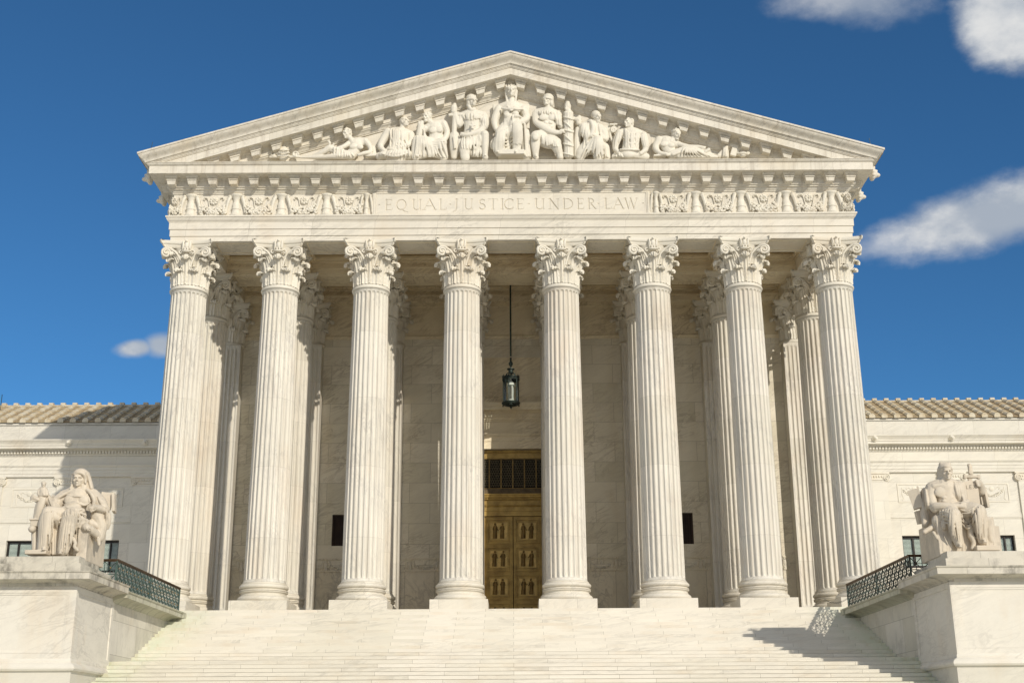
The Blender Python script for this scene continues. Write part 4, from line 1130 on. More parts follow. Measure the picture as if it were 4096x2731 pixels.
# ================================================================ wings (parts of the courthouse)
def wing(sg):
    X0, X1 = 15.0, 48.0
    a_, b_ = (X0, X1) if sg > 0 else (-X1, -X0)
    Y = 13.8
    w = empty('wing', (0 if sg > 0 else -0.28, 0.82, 0.062), house); w.scale = (1.0118, 1, 1.0118)
    bays = [(20.05 + 4.25 * k, 24.30 + 4.25 * k) for k in range(6)]
    holes = []
    for (p, q) in bays:
        c = (p + q) / 2
        h = (c - 0.95, c + 0.95) if sg > 0 else (-c - 0.95, -c + 0.95)
        holes.append((h[0], h[1], 3.55, 5.30))
    b = MB(); wall_cells(b, a_, b_, -0.3, 8.80, holes, Y, Y + 0.5)
    b.xmould(a_, b_, Y, [(0, 6.24), (0.04, 6.25), (0.05, 6.33), (0.03, 6.34), (0.03, 6.50), (0.0, 6.52)])
    b.build('wing_wall', M['wing'], w)
    b = MB()
    b.xmould(a_, b_, Y, [(-0.1, 8.79), (0.14, 8.79), (0.14, 8.95), (0.165, 8.96), (0.165, 9.14), (0.19, 9.15), (0.19, 9.30), (0.21, 9.32), (0.25, 9.38), (0.26, 9.42), (0.1, 9.44)])
    b.xmould(a_, b_, Y, [(0.0, 9.435), (0.12, 9.44), (0.12, 9.93), (0.0, 9.94)])
    b.xmould(a_, b_, Y, [(0.0, 9.935), (0.14, 9.94), (0.18, 10.0), (0.20, 10.03), (0.20, 10.20), (0.24, 10.21), (0.28, 10.29), (0.62, 10.30), (0.62, 10.44), (0.66, 10.45), (0.66, 10.48), (0.64, 10.50), (0.68, 10.58), (0.76, 10.68), (0.80, 10.72), (0.80, 10.77), (0.0, 10.80)])
    n = 0; x = a_ + 0.1
    while x < b_: b.box(x, x + 0.105, Y - 0.32, Y - 0.195, 10.055, 10.19); b.box(x, x + 0.05, Y - 0.165, Y - 0.11, 9.955, 9.99); x += 0.175
    ent = b.build('wing_entablature', M['wingtrim'], w)
    for k in range(6):
        xx = sg * (20.05 + 4.25 * k)
        o = link(ME_LI, 'lion_head', None, ent, (xx, Y - 0.70, 10.60)); o.scale = (0.72, 0.72, 0.72)
    b = MB(); b.box(a_, b_, 14.4, 14.9, 10.7, 11.90); b.box(a_, b_, 14.34, 14.95, 11.90, 12.03)
    b.build('parapet', M['wingtrim'], w)
    for k in range(6):
        xx = sg * (20.05 + 4.25 * k)
        b = MB(); b.box(xx - 0.62, xx + 0.62, Y - 0.10, Y + 0.05, -0.3, 8.34)
        pl = b.build('wing_pilaster', M['wing'], w)
        b = MB(); b.box(xx - 0.78, xx + 0.78, Y - 0.17, Y + 0.04, 8.70, 8.785); b.box(xx - 0.60, xx + 0.60, Y - 0.14, Y + 0.04, 8.345, 8.40); b.box(xx - 0.5, xx + 0.5, Y - 0.12, Y + 0.04, 8.40, 8.70)
        for q in range(6): b.ell((xx - 0.36 + 0.144 * q, Y - 0.13, 8.55), (0.05, 0.05, 0.07), nu=8, nv=6)
        for s2 in (-1, 1):
            pts = []; cx = xx + s2 * 0.60
            for q in range(24):
                a = math.pi / 2 - s2 * q * 2 * math.pi * 2.2 / 23; r_ = 0.20 * (1 - q / 24) + 0.01
                pts.append((cx + r_ * math.cos(a), Y - 0.15, 8.50 + r_ * math.sin(a)))
            b.tube(pts, 0.028, 6); b.lathe([(0.21, 0), (0.21, 0.16)], 20, mtx=Matrix.Translation((cx, Y + 0.02, 8.50)) @ Matrix.Rotation(R(90), 4, 'X'))
        b.build('ionic_capital', M['carve'], pl, 40)
    for (p, q) in bays:
        c = sg * (p + q) / 2
        b = MB()
        for (i, w_, o) in ((0.0, 0.06, 0.03),):
            ax, bx, az, bz = c - 0.95, c + 0.95, 7.12, 8.16
            b.box(ax, bx, Y - o, Y + 0.01, az, az + w_); b.box(ax, bx, Y - o, Y + 0.01, bz - w_, bz)
            b.box(ax, ax + w_, Y - o, Y + 0.01, az + w_, bz - w_); b.box(bx - w_, bx, Y - o, Y + 0.01, az + w_, bz - w_)
        rn = random.Random(5)
        for k in range(70):
            u = rn.uniform(-0.62, 0.62); d = 0.62 - 0.36 * math.cos(u / 0.62 * math.pi / 2)
            b.ell((c + u, Y, 7.25 + d * 0.85 + rn.uniform(-0.07, 0.07)), (0.045, 0.045, 0.045), nu=6, nv=5)
        b.lathe([(0.12, 0), (0.14, 0.02), (0.10, 0.04), (0.05, 0.05)], 16, mtx=Matrix.Translation((c, Y - 0.0, 7.86)) @ Matrix.Rotation(R(90), 4, 'X'))
        for s2 in (-1, 1):
            b.tube([(c + s2 * 0.2, Y, 7.86), (c + s2 * 0.34, Y, 7.96), (c + s2 * 0.46, Y, 7.9), (c + s2 * 0.40, Y, 7.82)], 0.025, 5)
            b.tube([(c + s2 * 0.68, Y, 7.95), (c + s2 * 0.72, Y, 7.6), (c + s2 * 0.64, Y, 7.3), (c + s2 * 0.72, Y, 7.25)], 0.025, 5)
        b.build('relief_panel', M['carve'], w, 60)
        b = MB(); f = Y + 0.22
        ax, bx, az, bz = c - 0.95, c + 0.95, 3.55, 5.30
        for (x0, x1, z0, z1) in ((ax, bx, bz - 0.12, bz), (ax, bx, az, az + 0.14), (ax, ax + 0.08, az + 0.14, bz - 0.12), (bx - 0.08, bx, az + 0.14, bz - 0.12), (c - 0.36, c - 0.27, az + 0.14, bz - 0.12), (c + 0.42, c + 0.50, az + 0.14, bz - 0.12)):
            b.box(x0, x1, f - 0.03, f + 0.08, z0, z1)
        wn = b.build('window', M['frame'], w)
        b = MB(); b.box(ax + 0.05, bx - 0.05, f + 0.02, f + 0.03, az + 0.1, bz - 0.1); b.build('pane', M['glass'], wn)
        b = MB()
        for k in range(22):
            zz = az + 0.16 + k * 0.068
            b.add([(ax + 0.1, f + 0.06, zz), (bx - 0.1, f + 0.06, zz), (bx - 0.1, f + 0.085, zz + 0.05), (ax + 0.1, f + 0.085, zz + 0.05)], [(0, 1, 2, 3)])
        b.build('blind', M['blind'], wn)
        b = MB(); b.box(ax, bx, Y + 0.501, Y + 0.56, az, bz); b.build('backing', M['void'], wn)
    # roof: pan tiles with raised ribs
    ya, za, yb, zbk = 14.25, 12.05, 18.25, 14.02
    sl_ = (zbk - za) / (yb - ya); L = math.hypot(yb - ya, zbk - za); ang = math.atan2(zbk - za, yb - ya)
    b = MB(); nr = 6
    for k in range(nr):
        t0, t1 = k / nr, (k + 1) / nr
        y0, y1 = ya + (yb - ya) * t0, ya + (yb - ya) * t1
        z0, z1 = za + (zbk - za) * t0 + 0.05, za + (zbk - za) * t1 - 0.0
        b.add([(a_, y0, z0 - 0.06), (b_, y0, z0 - 0.06), (b_, y0, z0), (a_, y0, z0), (b_, y1, z1), (a_, y1, z1)], [(0, 1, 2, 3), (3, 2, 4, 5)])
    b.add([(a_, yb, zbk), (b_, yb, zbk), (b_, 2 * yb - ya, za), (a_, 2 * yb - ya, za)], [(0, 1, 2, 3)])
    b.box(a_, b_, ya + 0.1, 2 * yb - ya - 0.1, 11.9, za - 0.02)
    rf = b.build('wing_roof', M['tile'], w)
    n = 0; x = 16.1
    while x < X1:
        b = MB()
        for k in range(nr):
            t0, t1 = k / nr, (k + 1) / nr + 0.02
            p0 = Vector((sg * x, ya + (yb - ya) * t0 - 0.02, za + (zbk - za) * t0 + 0.07)); p1 = Vector((sg * x, ya + (yb - ya) * t1, za + (zbk - za) * t1 + 0.02))
            up_ = Vector((0, -math.sin(ang), math.cos(ang)))
            pr = [(-0.155, -0.04), (-0.15, 0.05), (-0.06, 0.13), (0.06, 0.13), (0.15, 0.05), (0.155, -0.04)]
            vs = [p0 + Vector((u, 0, 0)) + up_ * v for u, v in pr] + [p1 + Vector((u * 0.85, 0, 0)) + up_ * v * 0.85 for u, v in pr]
            b.add(vs, [(0, 1, 2, 3, 4, 5), (6, 11, 10, 9, 8, 7)] + [(i, i + 6, i + 7, i + 1) for i in range(5)])
        # antefix at the eave and cap at the ridge
        b.prism([(sg * x - 0.17, za - 0.03), (sg * x + 0.17, za - 0.03), (sg * x + 0.17, za + 0.12), (sg * x + 0.07, za + 0.23), (sg * x - 0.07, za + 0.23), (sg * x - 0.17, za + 0.12)], ya - 0.06, ya)
        b.box(sg * x - 0.13, sg * x + 0.13, yb - 0.1, yb + 0.15, zbk + 0.02, zbk + 0.20)
        b.build('tile_rib', M['tilerib'], rf)
        x += 0.708
    b = MB(); b.tube([(a_, yb, zbk + 0.02), (b_, yb, zbk + 0.02)], 0.07, 6); b.build('ridge', M['tilerib'], rf)
    b = MB(); b.box(a_, b_, 14.0, 22.4, -0.3, 0); b.box(a_, b_, 21.8, 22.2, 0, 11.9); b.box(sg * X1, sg * (X1 - 0.4), 14.3, 22, 0, 11.9)
    b.build('rear_wall', M['wing'], w)
wing(1); wing(-1)
b = MB(); p = at(6, 1600, 17.5); b.tube([p + Vector((0, 0, -0.6)), p + Vector((0, 0, 0.35))], 0.02, 5)
b.build('lightning_rod', M['darkmetal'], house)

# ================================================================ cheek blocks either side of the stairs
def cheek(sg):
    name = 'left' if sg < 0 else 'right'
    o = tag(empty('stair_pedestal', (sg * 16, -12, -6.9)),
            ('massive panelled marble block left of the stairs carrying the hooded woman statue' if sg < 0 else 'massive panelled marble block right of the stairs carrying the bare-chested man statue'), 'pedestal')
    def part(b, nm, mat, smooth=None): 
        q = b.build(nm, mat, o, smooth); q.location = (-sg * 16, 12, 6.9); return q
    XO = 21.0
    def P(x0, x1): return (sg * x0, sg * x1)
    def ring(b, prof, x0=XC, yf=-13.8, yb=-10.0, xo=XO):
        """moulding along the inner face then the front face"""
        k = len(prof); vs = []
        for (oo, z) in prof: vs.append((sg * (x0 - oo), yb, z))
        for (oo, z) in prof: vs.append((sg * (x0 - oo), yf - oo, z))
        for (oo, z) in prof: vs.append((sg * xo, yf - oo, z))
        fs = [(a * k + j, (a + 1) * k + j, (a + 1) * k + j + 1, a * k + j + 1) for a in range(2) for j in range(k - 1)]
        fs.append(tuple(range(k)))
        b.add(vs, fs)
    # die of the pedestal
    b = MB(); b.box(*P(XC, XO), -13.8, -9.95, -2.75, -0.45)
    # sunk panels read as a raised border
    def border_front(z0, z1, x0, x1, w, pr):
        y = -13.8
        b.box(*P(x0, x1), y - pr, y + 0.02, z1 - w, z1); b.box(*P(x0, x1), y - pr, y + 0.02, z0, z0 + w)
        b.box(*P(x0, x0 + w), y - pr, y + 0.02, z0 + w, z1 - w); b.box(*P(x1 - w, x1), y - pr, y + 0.02, z0 + w, z1 - w)
    border_front(-2.745, -0.47, XC, XO, 0.20, 0.035); border_front(-2.54, -0.67, XC + 0.205, XO - 0.2, 0.06, 0.02)
    def border_side(z0, z1, y0, y1, w, pr):
        b.box(*P(XC - pr, XC + 0.02), y0, y1, z1 - w, z1); b.box(*P(XC - pr, XC + 0.02), y0, y1, z0, z0 + w)
        b.box(*P(XC - pr, XC + 0.02), y0, y0 + w, z0 + w, z1 - w); b.box(*P(XC - pr, XC + 0.02), y1 - w, y1, z0 + w, z1 - w)
    border_side(-2.745, -0.47, -13.83, -9.96, 0.20, 0.034)
    part(b, 'die', M['cheekslab'])
    b = MB()
    ring(b, [(0.0, -2.70), (0.05, -2.71), (0.07, -2.78), (0.06, -2.82), (0.12, -2.86), (0.20, -2.90), (0.25, -2.96), (0.255, -3.02), (0.22, -3.08), (0.14, -3.10), (0.12, -3.14), (0.12, -6.9)], yb=-9.86)
    part(b, 'base', M['cheekslab'], 35)
    b = MB()
    ring(b, [(0.0, -0.46), (0.03, -0.45), (0.04, -0.41), (0.08, -0.40), (0.12, -0.37), (0.25, -0.33), (0.38, -0.31), (0.45, -0.30), (0.55, -0.295), (0.55, -0.10), (0.58, -0.09), (0.60, -0.045), (-0.3, -0.02)], yb=-10.15)
    b.box(*P(XC + 0.1, XO), -13.9, -10.0, -0.47, -0.022)
    part(b, 'cornice', M['cheektop'], 35)
    b = MB(); b.box(*P(XC - 0.05, XO), -13.78, -10.5, -0.06, 0.27); b.box(*P(XC - 0.04, XO), -10.52, -10.05, -0.06, 0.10); b.box(*P(XC + 0.08, XO), -13.6, -11.6, 0.27, 0.52)
    part(b, 'top_slab', M['topslab'])
    # long cheek wall up to the terrace
    b = MB(); b.box(*P(XC + 0.005, XO), -9.949, -2.55, -6.9, -0.55); b.box(*P(XC + 0.015, XO), -2.549, -2.096, -6.9, -0.61)
    part(b, 'cheek_wall', M['cheek'])
    b = MB(); 
    k = [(0.0, -0.60), (0.03, -0.59), (0.05, -0.55), (0.08, -0.54), (0.14, -0.50), (0.28, -0.45), (0.38, -0.44), (0.50, -0.43), (0.50, -0.26), (0.54, -0.25), (0.56, -0.20), (-0.1, -0.19)]
    ys = (-10.151, -2.55)
    vs = [(sg * (XC - oo), y, z) for y in ys for oo, z in k]
    b.add(vs, [(j, len(k) + j, len(k) + j + 1, j + 1) for j in range(len(k) - 1)] + [tuple(range(len(k))), tuple(range(len(k), 2 * len(k)))])
    b.box(*P(XC + 0.006, XO), -10.1, -2.2, -0.56, -0.205)
    b.box(*P(XC - 0.55, XC + 0.1), -2.545, -2.10, -0.432, -0.198); b.box(*P(XC - 0.48, XC - 0.26), -2.537, -2.17, -0.74, -0.434)
    part(b, 'ledge', M['ledge'])
    return o
cheek(-1); cheek(1)

# ================================================================ railings
def railing(sg):
    mainmat = M['verdigris'] if sg < 0 else M['darkmetal']
    o = tag(empty('metal_railing', (sg * 13.72, -6.4, -0.2)),
            ('green patinated metal railing of star lattice behind the left pedestal' if sg < 0 else 'dark metal railing of star lattice behind the right pedestal'), 'railing')
    def part(b, nm, mat): q = b.build(nm, mat, o); q.location = (-sg * 13.72, 6.4, 0.2); return q
    z0, z1 = -0.12, 0.74; nrow = 2; h = (z1 - z0) / nrow
    runs = [((sg * 13.72, -10.7), (sg * 13.72, -2.25), 18), ((sg * 13.72, -10.7), (sg * 15.8, -10.7), 5)]
    hb = MB(); lat = MB(); ro = MB(); bt = MB()
    for (a, c, n) in runs:
        A, Cc = Vector((*a, 0)), Vector((*c, 0)); d = (Cc - A)
        nr = (-d.y, d.x); up = Vector((-d.y, d.x, 0)).normalized()
        hb.bar(A + Vector((0, 0, 0.80)), Cc + Vector((0, 0, 0.80)), 0.10, 0.05); hb.bar(A + Vector((0, 0, 0.755)), Cc + Vector((0, 0, 0.755)), 0.06, 0.03)
        bt.bar(A + Vector((0, 0, z0 - 0.01)), Cc + Vector((0, 0, z0 - 0.01)), 0.05, 0.04)
        for i in range(n):
            p, q = A + d * (i / n), A + d * ((i + 1) / n); mid = (p + q) / 2
            for j in range(nrow):
                za, zb2 = z0 + j * h, z0 + (j + 1) * h; zm = (za + zb2) / 2
                V_ = lambda pt, z: pt + Vector((0, 0, z))
                lat.bar(V_(p, za), V_(q, zb2), 0.024, 0.030, up); lat.bar(V_(p, zb2), V_(q, za), 0.024, 0.030, up)
                lat.bar(V_(mid, za), V_(mid, zb2), 0.018, 0.022, up); lat.bar(V_(p, zm), V_(q, zm), 0.018, 0.022)
                ro.ell(V_(mid, zm), (0.035, 0.035, 0.035), nu=8, nv=6); ro.ell(V_(p, za if j else zb2), (0.03, 0.03, 0.03), nu=8, nv=6)
            lat.bar(p + Vector((0, 0, z0 + h)), q + Vector((0, 0, z0 + h)), 0.03, 0.03)
            if i < n: lat.bar(p + Vector((0, 0, z0)), p + Vector((0, 0, z1)), 0.02, 0.028, up)
    part(hb, 'handrail', M['handrail']); part(lat, 'lattice', mainmat); part(ro, 'rosettes', M['rosette'] if sg < 0 else M['handrail']); part(bt, 'bottom_rail', mainmat)
    for (x, y) in ((sg * 13.72, -10.7), (sg * 13.72, -6.5), (sg * 13.72, -2.25)):
        b = MB(); b.box(x - 0.028, x + 0.028, y - 0.028, y + 0.028, -0.2, 0.77); part(b, 'post', mainmat)
railing(-1); railing(1)
b = MB()
p0, p1 = Vector((13.72, -2.25, 0.25)), Vector((13.0, -1.24, 0.30))
for k in range(22):
    t = (k + 0.5) / 22; p = p0.lerp(p1, t) + Vector((0, 0, -0.16 * math.sin(math.pi * t)))
    e = MB(); e.lathe([(0.028, -0.006), (0.034, 0), (0.028, 0.006), (0.022, 0)], 8, cap=False)
    b.add(e.v, e.f, Matrix.Translation(p) @ Matrix.Rotation(R(90 if k % 2 else 0), 4, 'X'))
tag(b.build('chain', M['darkmetal']), 'thin sagging metal chain between the right railing and the last column base', 'chain')
# ================================================================ carved figures
def smooth_path(pts, n=4):
    """Catmull-Rom through rows of (x, y, d, r)"""
    if len(pts) < 3: return pts
    P = [np.array(p, float) for p in pts]; P = [2 * P[0] - P[1]] + P + [2 * P[-1] - P[-2]]
    out = []
    for i in range(1, len(P) - 2):
        for k in range(n):
            t = k / n
            out.append(0.5 * ((2 * P[i]) + (-P[i - 1] + P[i + 1]) * t + (2 * P[i - 1] - 5 * P[i] + 4 * P[i + 1] - P[i + 2]) * t * t + (-P[i - 1] + 3 * P[i] - 3 * P[i + 1] + P[i + 2]) * t ** 3))
    out.append(P[-2])
    return [tuple(q) for q in out]

class Fig:
    """a carved figure: rows are (x, y, d, r) in units of the enlarged photograph, d = towards the viewer"""
    def __init__(s, ox, oy, sc, Y, seed=1):
        s.ox, s.oy, s.sc, s.Y = ox, oy, sc, Y
        zc = (Vector(at(ox, oy, Y)) - CAM).dot(_fw)
        s.u = zc / 4961 / sc
        s.mb = MB(); s.rn = random.Random(seed)
        s.sph = []; s.fr, s.fk = (46, 0.62) if sc < 3 else (106, 0.74)
    def surf(s, x, y, d0):
        """front-most depth of what is already carved at (x, y)"""
        best = None
        for (a, b_, c, rx, rd, rz) in s.sph:
            q = ((x - a) / rx) ** 2 + ((y - b_) / rz) ** 2
            if q < 1:
                v = c + rd * math.sqrt(1 - q)
                if best is None or v > best: best = v
        return d0 if best is None else best
    def p(s, x, y, d=0): return at(s.ox + x / s.sc, s.oy + y / s.sc, s.Y - d * s.u)
    def t(s, *rows, n=10, sm=4, flat=None, mb=None):
        mb = mb or s.mb
        rows = smooth_path(list(rows), sm)
        big = max(q[3] for q in rows) > s.fr
        kf = s.fk if big else 1.0
        if big: flat = (Vector((0, 1, 0)), s.fk)
        if mb is s.mb:
            for a, b_ in zip(rows[:-1], rows[1:]):
                for k in range(3):
                    q = [a[i] + (b_[i] - a[i]) * k / 3 for i in range(4)]
                    s.sph.append((q[0], q[1], q[2], q[3], q[3] * kf, q[3]))
            q = rows[-1]; s.sph.append((q[0], q[1], q[2], q[3], q[3] * kf, q[3]))
        pts = [s.p(*q[:3]) for q in rows]; rad = [max(0.5, q[3]) * s.u * (0.93 if s.sc < 3 else 1.0) for q in rows]
        mb.tube(pts, rad, n, flat)
        for i in (0, -1): mb.ell(pts[i], (rad[i] * 0.99, rad[i] * 0.99 * kf, rad[i] * 0.99), nu=12, nv=8)
    def e(s, x, y, d, rx, ry, rz, rot=0, rotx=0, mb=None):
        m_ = Matrix.Rotation(-R(rot), 3, 'Y') @ Matrix.Rotation(R(rotx), 3, 'X')
        if mb is None: s.sph.append((x, y, d, rx, ry, rz))
        (mb or s.mb).ell(s.p(x, y, d), (rx * s.u, ry * s.u, rz * s.u), m_, 16, 10)
    def b(s, x, y, d, wx, wy, wz, rot=0, yaw=0, mb=None, tilt=0):
        m_ = Matrix.Translation(s.p(x, y, d)) @ Matrix.Rotation(-R(rot), 4, 'Y') @ Matrix.Rotation(R(yaw), 4, 'Z') @ Matrix.Rotation(R(tilt), 4, 'X')
        h = [q * s.u / 2 for q in (wx, wy, wz)]
        (mb or s.mb).box(-h[0], h[0], -h[1], h[1], -h[2], h[2], m_)
    def folds(s, A, B, n, r, sag=0, jit=6, dj=6, r2=None):
        """n ridges of cloth from curve A to curve B"""
        A = smooth_path([(*a, 0) for a in A], 6); B = smooth_path([(*b_, 0) for b_ in B], 6)
        def pick(C, t):
            i = t * (len(C) - 1); k = min(int(i), len(C) - 2); f = i - k
            return np.array(C[k]) * (1 - f) + np.array(C[k + 1]) * f
        new = []
        for i in range(n):
            t = (i + 0.5) / n + s.rn.uniform(-0.2, 0.2) / n
            t = min(max(t, 0), 1)
            a, c = pick(A, t), pick(B, min(max(t + s.rn.uniform(-0.3, 0.3) / n, 0), 1)); m_ = (a + c) / 2
            m_[1] += sag; m_[0] += s.rn.uniform(-jit, jit); m_[2] += s.rn.uniform(0, dj)
            rows = []
            for k in range(7):
                q = k / 6; w0, w1, w2 = (1 - q) * (1 - 2 * q), 4 * q * (1 - q), q * (2 * q - 1)
                x, y, d = (a * w0 + m_ * w1 + c * w2)[:3]
                rr = r * (0.6 + 0.55 * math.sin(math.pi * min(1, q * 1.1 + 0.12)) ) if r2 is None else r + (r2 - r) * q
                sd = s.surf(x, y, None)
                if sd is None:
                    if rows: break
                    continue
                rows.append([x, y, sd, rr])
            if len(rows) < 3: continue
            ds = [q[2] for q in rows]; L = len(rows) - 1
            for k in range(L + 1):
                rows[k][2] = 0.5 * ds[k] + 0.5 * max(ds[max(0, k - 1)], ds[min(L, k + 1)]) + rows[k][3] * 0.35
            rows[-1][3] *= 0.55; rows[-1][2] -= rows[-1][3] * 0.4
            new.append(rows)
        keep = list(s.sph)
        for rows in new: s.t(*[tuple(q) for q in rows], n=7, sm=2)
        s.sph = keep
    def swag(s, pts, r, d0=None):
        """one fold of cloth that follows whatever it lies on"""
        P = smooth_path([(x, y, 0, r) for x, y in pts], 5); rows = []
        for i, q in enumerate(P):
            sd = s.surf(q[0], q[1], d0)
            if sd is None: continue
            k = math.sin(math.pi * (i + 0.6) / (len(P) + 0.2))
            rows.append([q[0], q[1], sd + 0.3 * r, r * (0.35 + 0.75 * k)])
        if len(rows) < 4: return
        for k in range(1, len(rows) - 1): rows[k][2] = max(rows[k][2], 0.5 * (rows[k - 1][2] + rows[k + 1][2]))
        keep = list(s.sph); s.t(*[tuple(q) for q in rows], n=7, sm=1); s.sph = keep
    def panel(s, x0, x1, y0, y1, d, n, r, lean=0):
        """hanging cloth: a slab with upright folds down to the ground"""
        s.b((x0 + x1) / 2, (y0 + y1) / 2, d - 60, x1 - x0, 120, y1 - y0)
        keep = list(s.sph)
        for i in range(n):
            x = x0 + (x1 - x0) * (i + 0.5) / n; j = s.rn.uniform(-6, 6)
            s.t((x - lean, y0 - 8, d - r * 0.3, r * 0.6), (x + j, (y0 + y1) / 2, d + r * 0.2, r * 0.9), (x + lean + j, y1, d + r * 0.4, r * 1.15), n=8)
        s.sph = keep
    def hand(s, x, y, d, L, ang, spread=10, curl=0.4, thumb=1, mb=None):
        """palm with four bent fingers and a thumb; ang = pointing direction in degrees (0 right, 90 down)"""
        a = R(ang); dx, dy = math.cos(a), math.sin(a); px, py = -dy, dx
        s.t((x, y, d, L * 0.20), (x + dx * L * 0.42, y + dy * L * 0.42, d, L * 0.22), n=8)
        for k in range(4):
            o = (k - 1.5) * L * 0.13; ll = L * (0.50, 0.58, 0.55, 0.42)[k]
            fx, fy = x + dx * L * 0.42 + px * o, y + dy * L * 0.42 + py * o
            a2 = a + R((k - 1.5) * spread); ex, ey = math.cos(a2), math.sin(a2)
            s.t((fx, fy, d, L * 0.075), (fx + ex * ll * 0.5, fy + ey * ll * 0.5, d + L * 0.06, L * 0.068), (fx + ex * ll * (0.95 - 0.3 * curl), fy + ey * ll * (0.95 - 0.3 * curl), d - L * curl * 0.35, L * 0.055), n=7, sm=2)
        s.t((x + px * thumb * L * 0.14, y + py * thumb * L * 0.14, d, L * 0.09), (x + dx * L * 0.22 + px * thumb * L * 0.30, y + dy * L * 0.22 + py * thumb * L * 0.30, d + L * 0.04, L * 0.075), (x + dx * L * 0.45 + px * thumb * L * 0.32, y + dy * L * 0.45 + py * thumb * L * 0.32, d + L * 0.04, L * 0.06), n=7, sm=2)
    def foot(s, x, y, d, L, yaw=0):
        """bare foot pointing at the viewer, (x, y) = ankle"""
        w = L * 0.2; sx = math.sin(R(yaw))
        s.t((x, y, d, w * 0.95), (x + sx * L * 0.4, y + L * 0.12, d + L * 0.38, w * 0.95), (x + sx * L * 0.7, y + L * 0.28, d + L * 0.62, w * 0.75), n=9)
        for k in range(5):
            o = (k - 2) * L * 0.105
            s.e(x + sx * L * 0.8 + o, y + L * 0.30, d + L * (0.80 - 0.04 * abs(k - 1)), L * 0.06, L * 0.12, L * 0.06)
    def head(s, x, y, d, Rr, yaw=0, tilt=0, roll=0, hair='short', beard=0, neck=None, mb=None):
        mb = mb or s.mb
        u = Rr * s.u
        M_ = Matrix.Translation(s.p(x, y, d)) @ Matrix.Rotation(-R(roll), 4, 'Y') @ Matrix.Rotation(R(yaw), 4, 'Z') @ Matrix.Rotation(R(tilt), 4, 'X')
        def E(c, r, rot=None):
            t = MB(); t.ell([q * u for q in c], [q * u for q in r], rot, 14, 9); mb.add(t.v, t.f, M_)
        def T(pts, rad):
            t = MB(); t.tube([[q * u for q in p_] for p_ in pts], [q * u for q in rad], 8); mb.add(t.v, t.f, M_)
        E((0, 0.12, 0.25), (0.70, 0.82, 0.74)); E((0, -0.22, -0.18), (0.58, 0.60, 0.76)); E((0, -0.36, -0.60), (0.40, 0.38, 0.34))
        E((0, -0.72, 0.36), (0.42, 0.16, 0.22))
        for sg in (-1, 1):
            E((sg * 0.27, -0.80, 0.19), (0.25, 0.17, 0.075), Matrix.Rotation(sg * 0.12, 3, 'Y'))
            E((sg * 0.25, -0.69, 0.0), (0.13, 0.09, 0.07)); E((sg * 0.36, -0.55, -0.20), (0.20, 0.20, 0.17))
            E((sg * 0.66, 0.02, -0.02), (0.08, 0.17, 0.22)); E((sg * 0.36, -0.2, -0.55), (0.16, 0.3, 0.2))
        T([(0, -0.84, 0.20), (0, -0.98, -0.05), (0, -1.12, -0.24)], [0.08, 0.11, 0.14]); E((0, -0.90, -0.27), (0.17, 0.12, 0.08))
        E((0, -0.84, -0.46), (0.20, 0.09, 0.045)); E((0, -0.83, -0.57), (0.17, 0.09, 0.05)); E((0, -0.76, -0.80), (0.17, 0.15, 0.13))
        if hair in ('short', 'curly'):
            E((0, 0.18, 0.34), (0.78, 0.86, 0.74)); E((0, 0.45, -0.1), (0.66, 0.5, 0.6))
            for k in range(26):
                a = s.rn.uniform(0, 6.28); ph = s.rn.uniform(0.1, 1.45)
                v = (0.78 * math.cos(ph) * math.sin(a), 0.12 + 0.80 * math.cos(ph) * math.cos(a), 0.38 + 0.72 * math.sin(ph))
                if v[1] > -0.62: E(v, (0.14, 0.14, 0.12))
        if hair == 'hood': pass
        if beard:
            E((0, -0.62, -0.80), (0.38, 0.34, 0.38 * beard)); E((0, -0.84, -0.40), (0.30, 0.10, 0.06))
            for k in range(7): T([((k - 3) * 0.11, -0.72, -0.7), ((k - 3) * 0.08, -0.78, -0.85 - 0.3 * beard)], [0.07, 0.04])
        return M_, u
    def done(s, name, label, voxel, mat, cat='statue', it=1, group=None, disp=0.0, base=None):
        o = remeshed(s.mb, name, mat, None, voxel, it, 0.5, disp, 0.25)
        # origin at the foot of the figure
        co = np.empty(len(o.data.vertices) * 3, 'f'); o.data.vertices.foreach_get('co', co); co = co.reshape(-1, 3)
        c = Vector(((co[:, 0].min() + co[:, 0].max()) / 2, (co[:, 1].min() + co[:, 1].max()) / 2, co[:, 2].min()))
        o.data.transform(Matrix.Translation(-c)); o.location = c
        return tag(o, label, cat, group)

GRP = None
PV = 0.022
PY = -0.98
Lf = lambda seed: Fig(1000, 280, 2.24, PY, seed)
Rf = lambda seed: Fig(2000, 280, 2.24, PY, seed)
BASE = 786
# --- 1 crown-like papal tiara group at the left end
f = Lf(1)
f.t((300, 775, 35, 48), (300, 715, 35, 44), (302, 690, 35, 22), n=14, sm=2); f.e(303, 672, 35, 12, 12, 12); f.b(303, 664, 35, 22, 8, 7); f.b(303, 664, 35, 7, 8, 26)
for yy in (770, 742, 718):
    for k in range(9):
        a = (k - 4) * 0.36; rr = 50 if yy > 730 else 45
        f.e(300 + rr * math.sin(a), yy, 35 + rr * math.cos(a), 8, 8, 9)
for (cx, cy, r) in ((210, 755, 34), (405, 760, 30)):
    for q in range(14):
        a = q * 0.5; rr = r * (1 - q / 17)
        f.e(cx + rr * math.cos(a), cy - rr * math.sin(a), 35, 9, 14, 9)
f.t((180, 780, 30, 12), (440, 780, 30, 12))
f.done('tiara', 'carved domed crown with scrolls, leftmost carving on the pediment ledge', 0.028, M['figure'], 'carving')

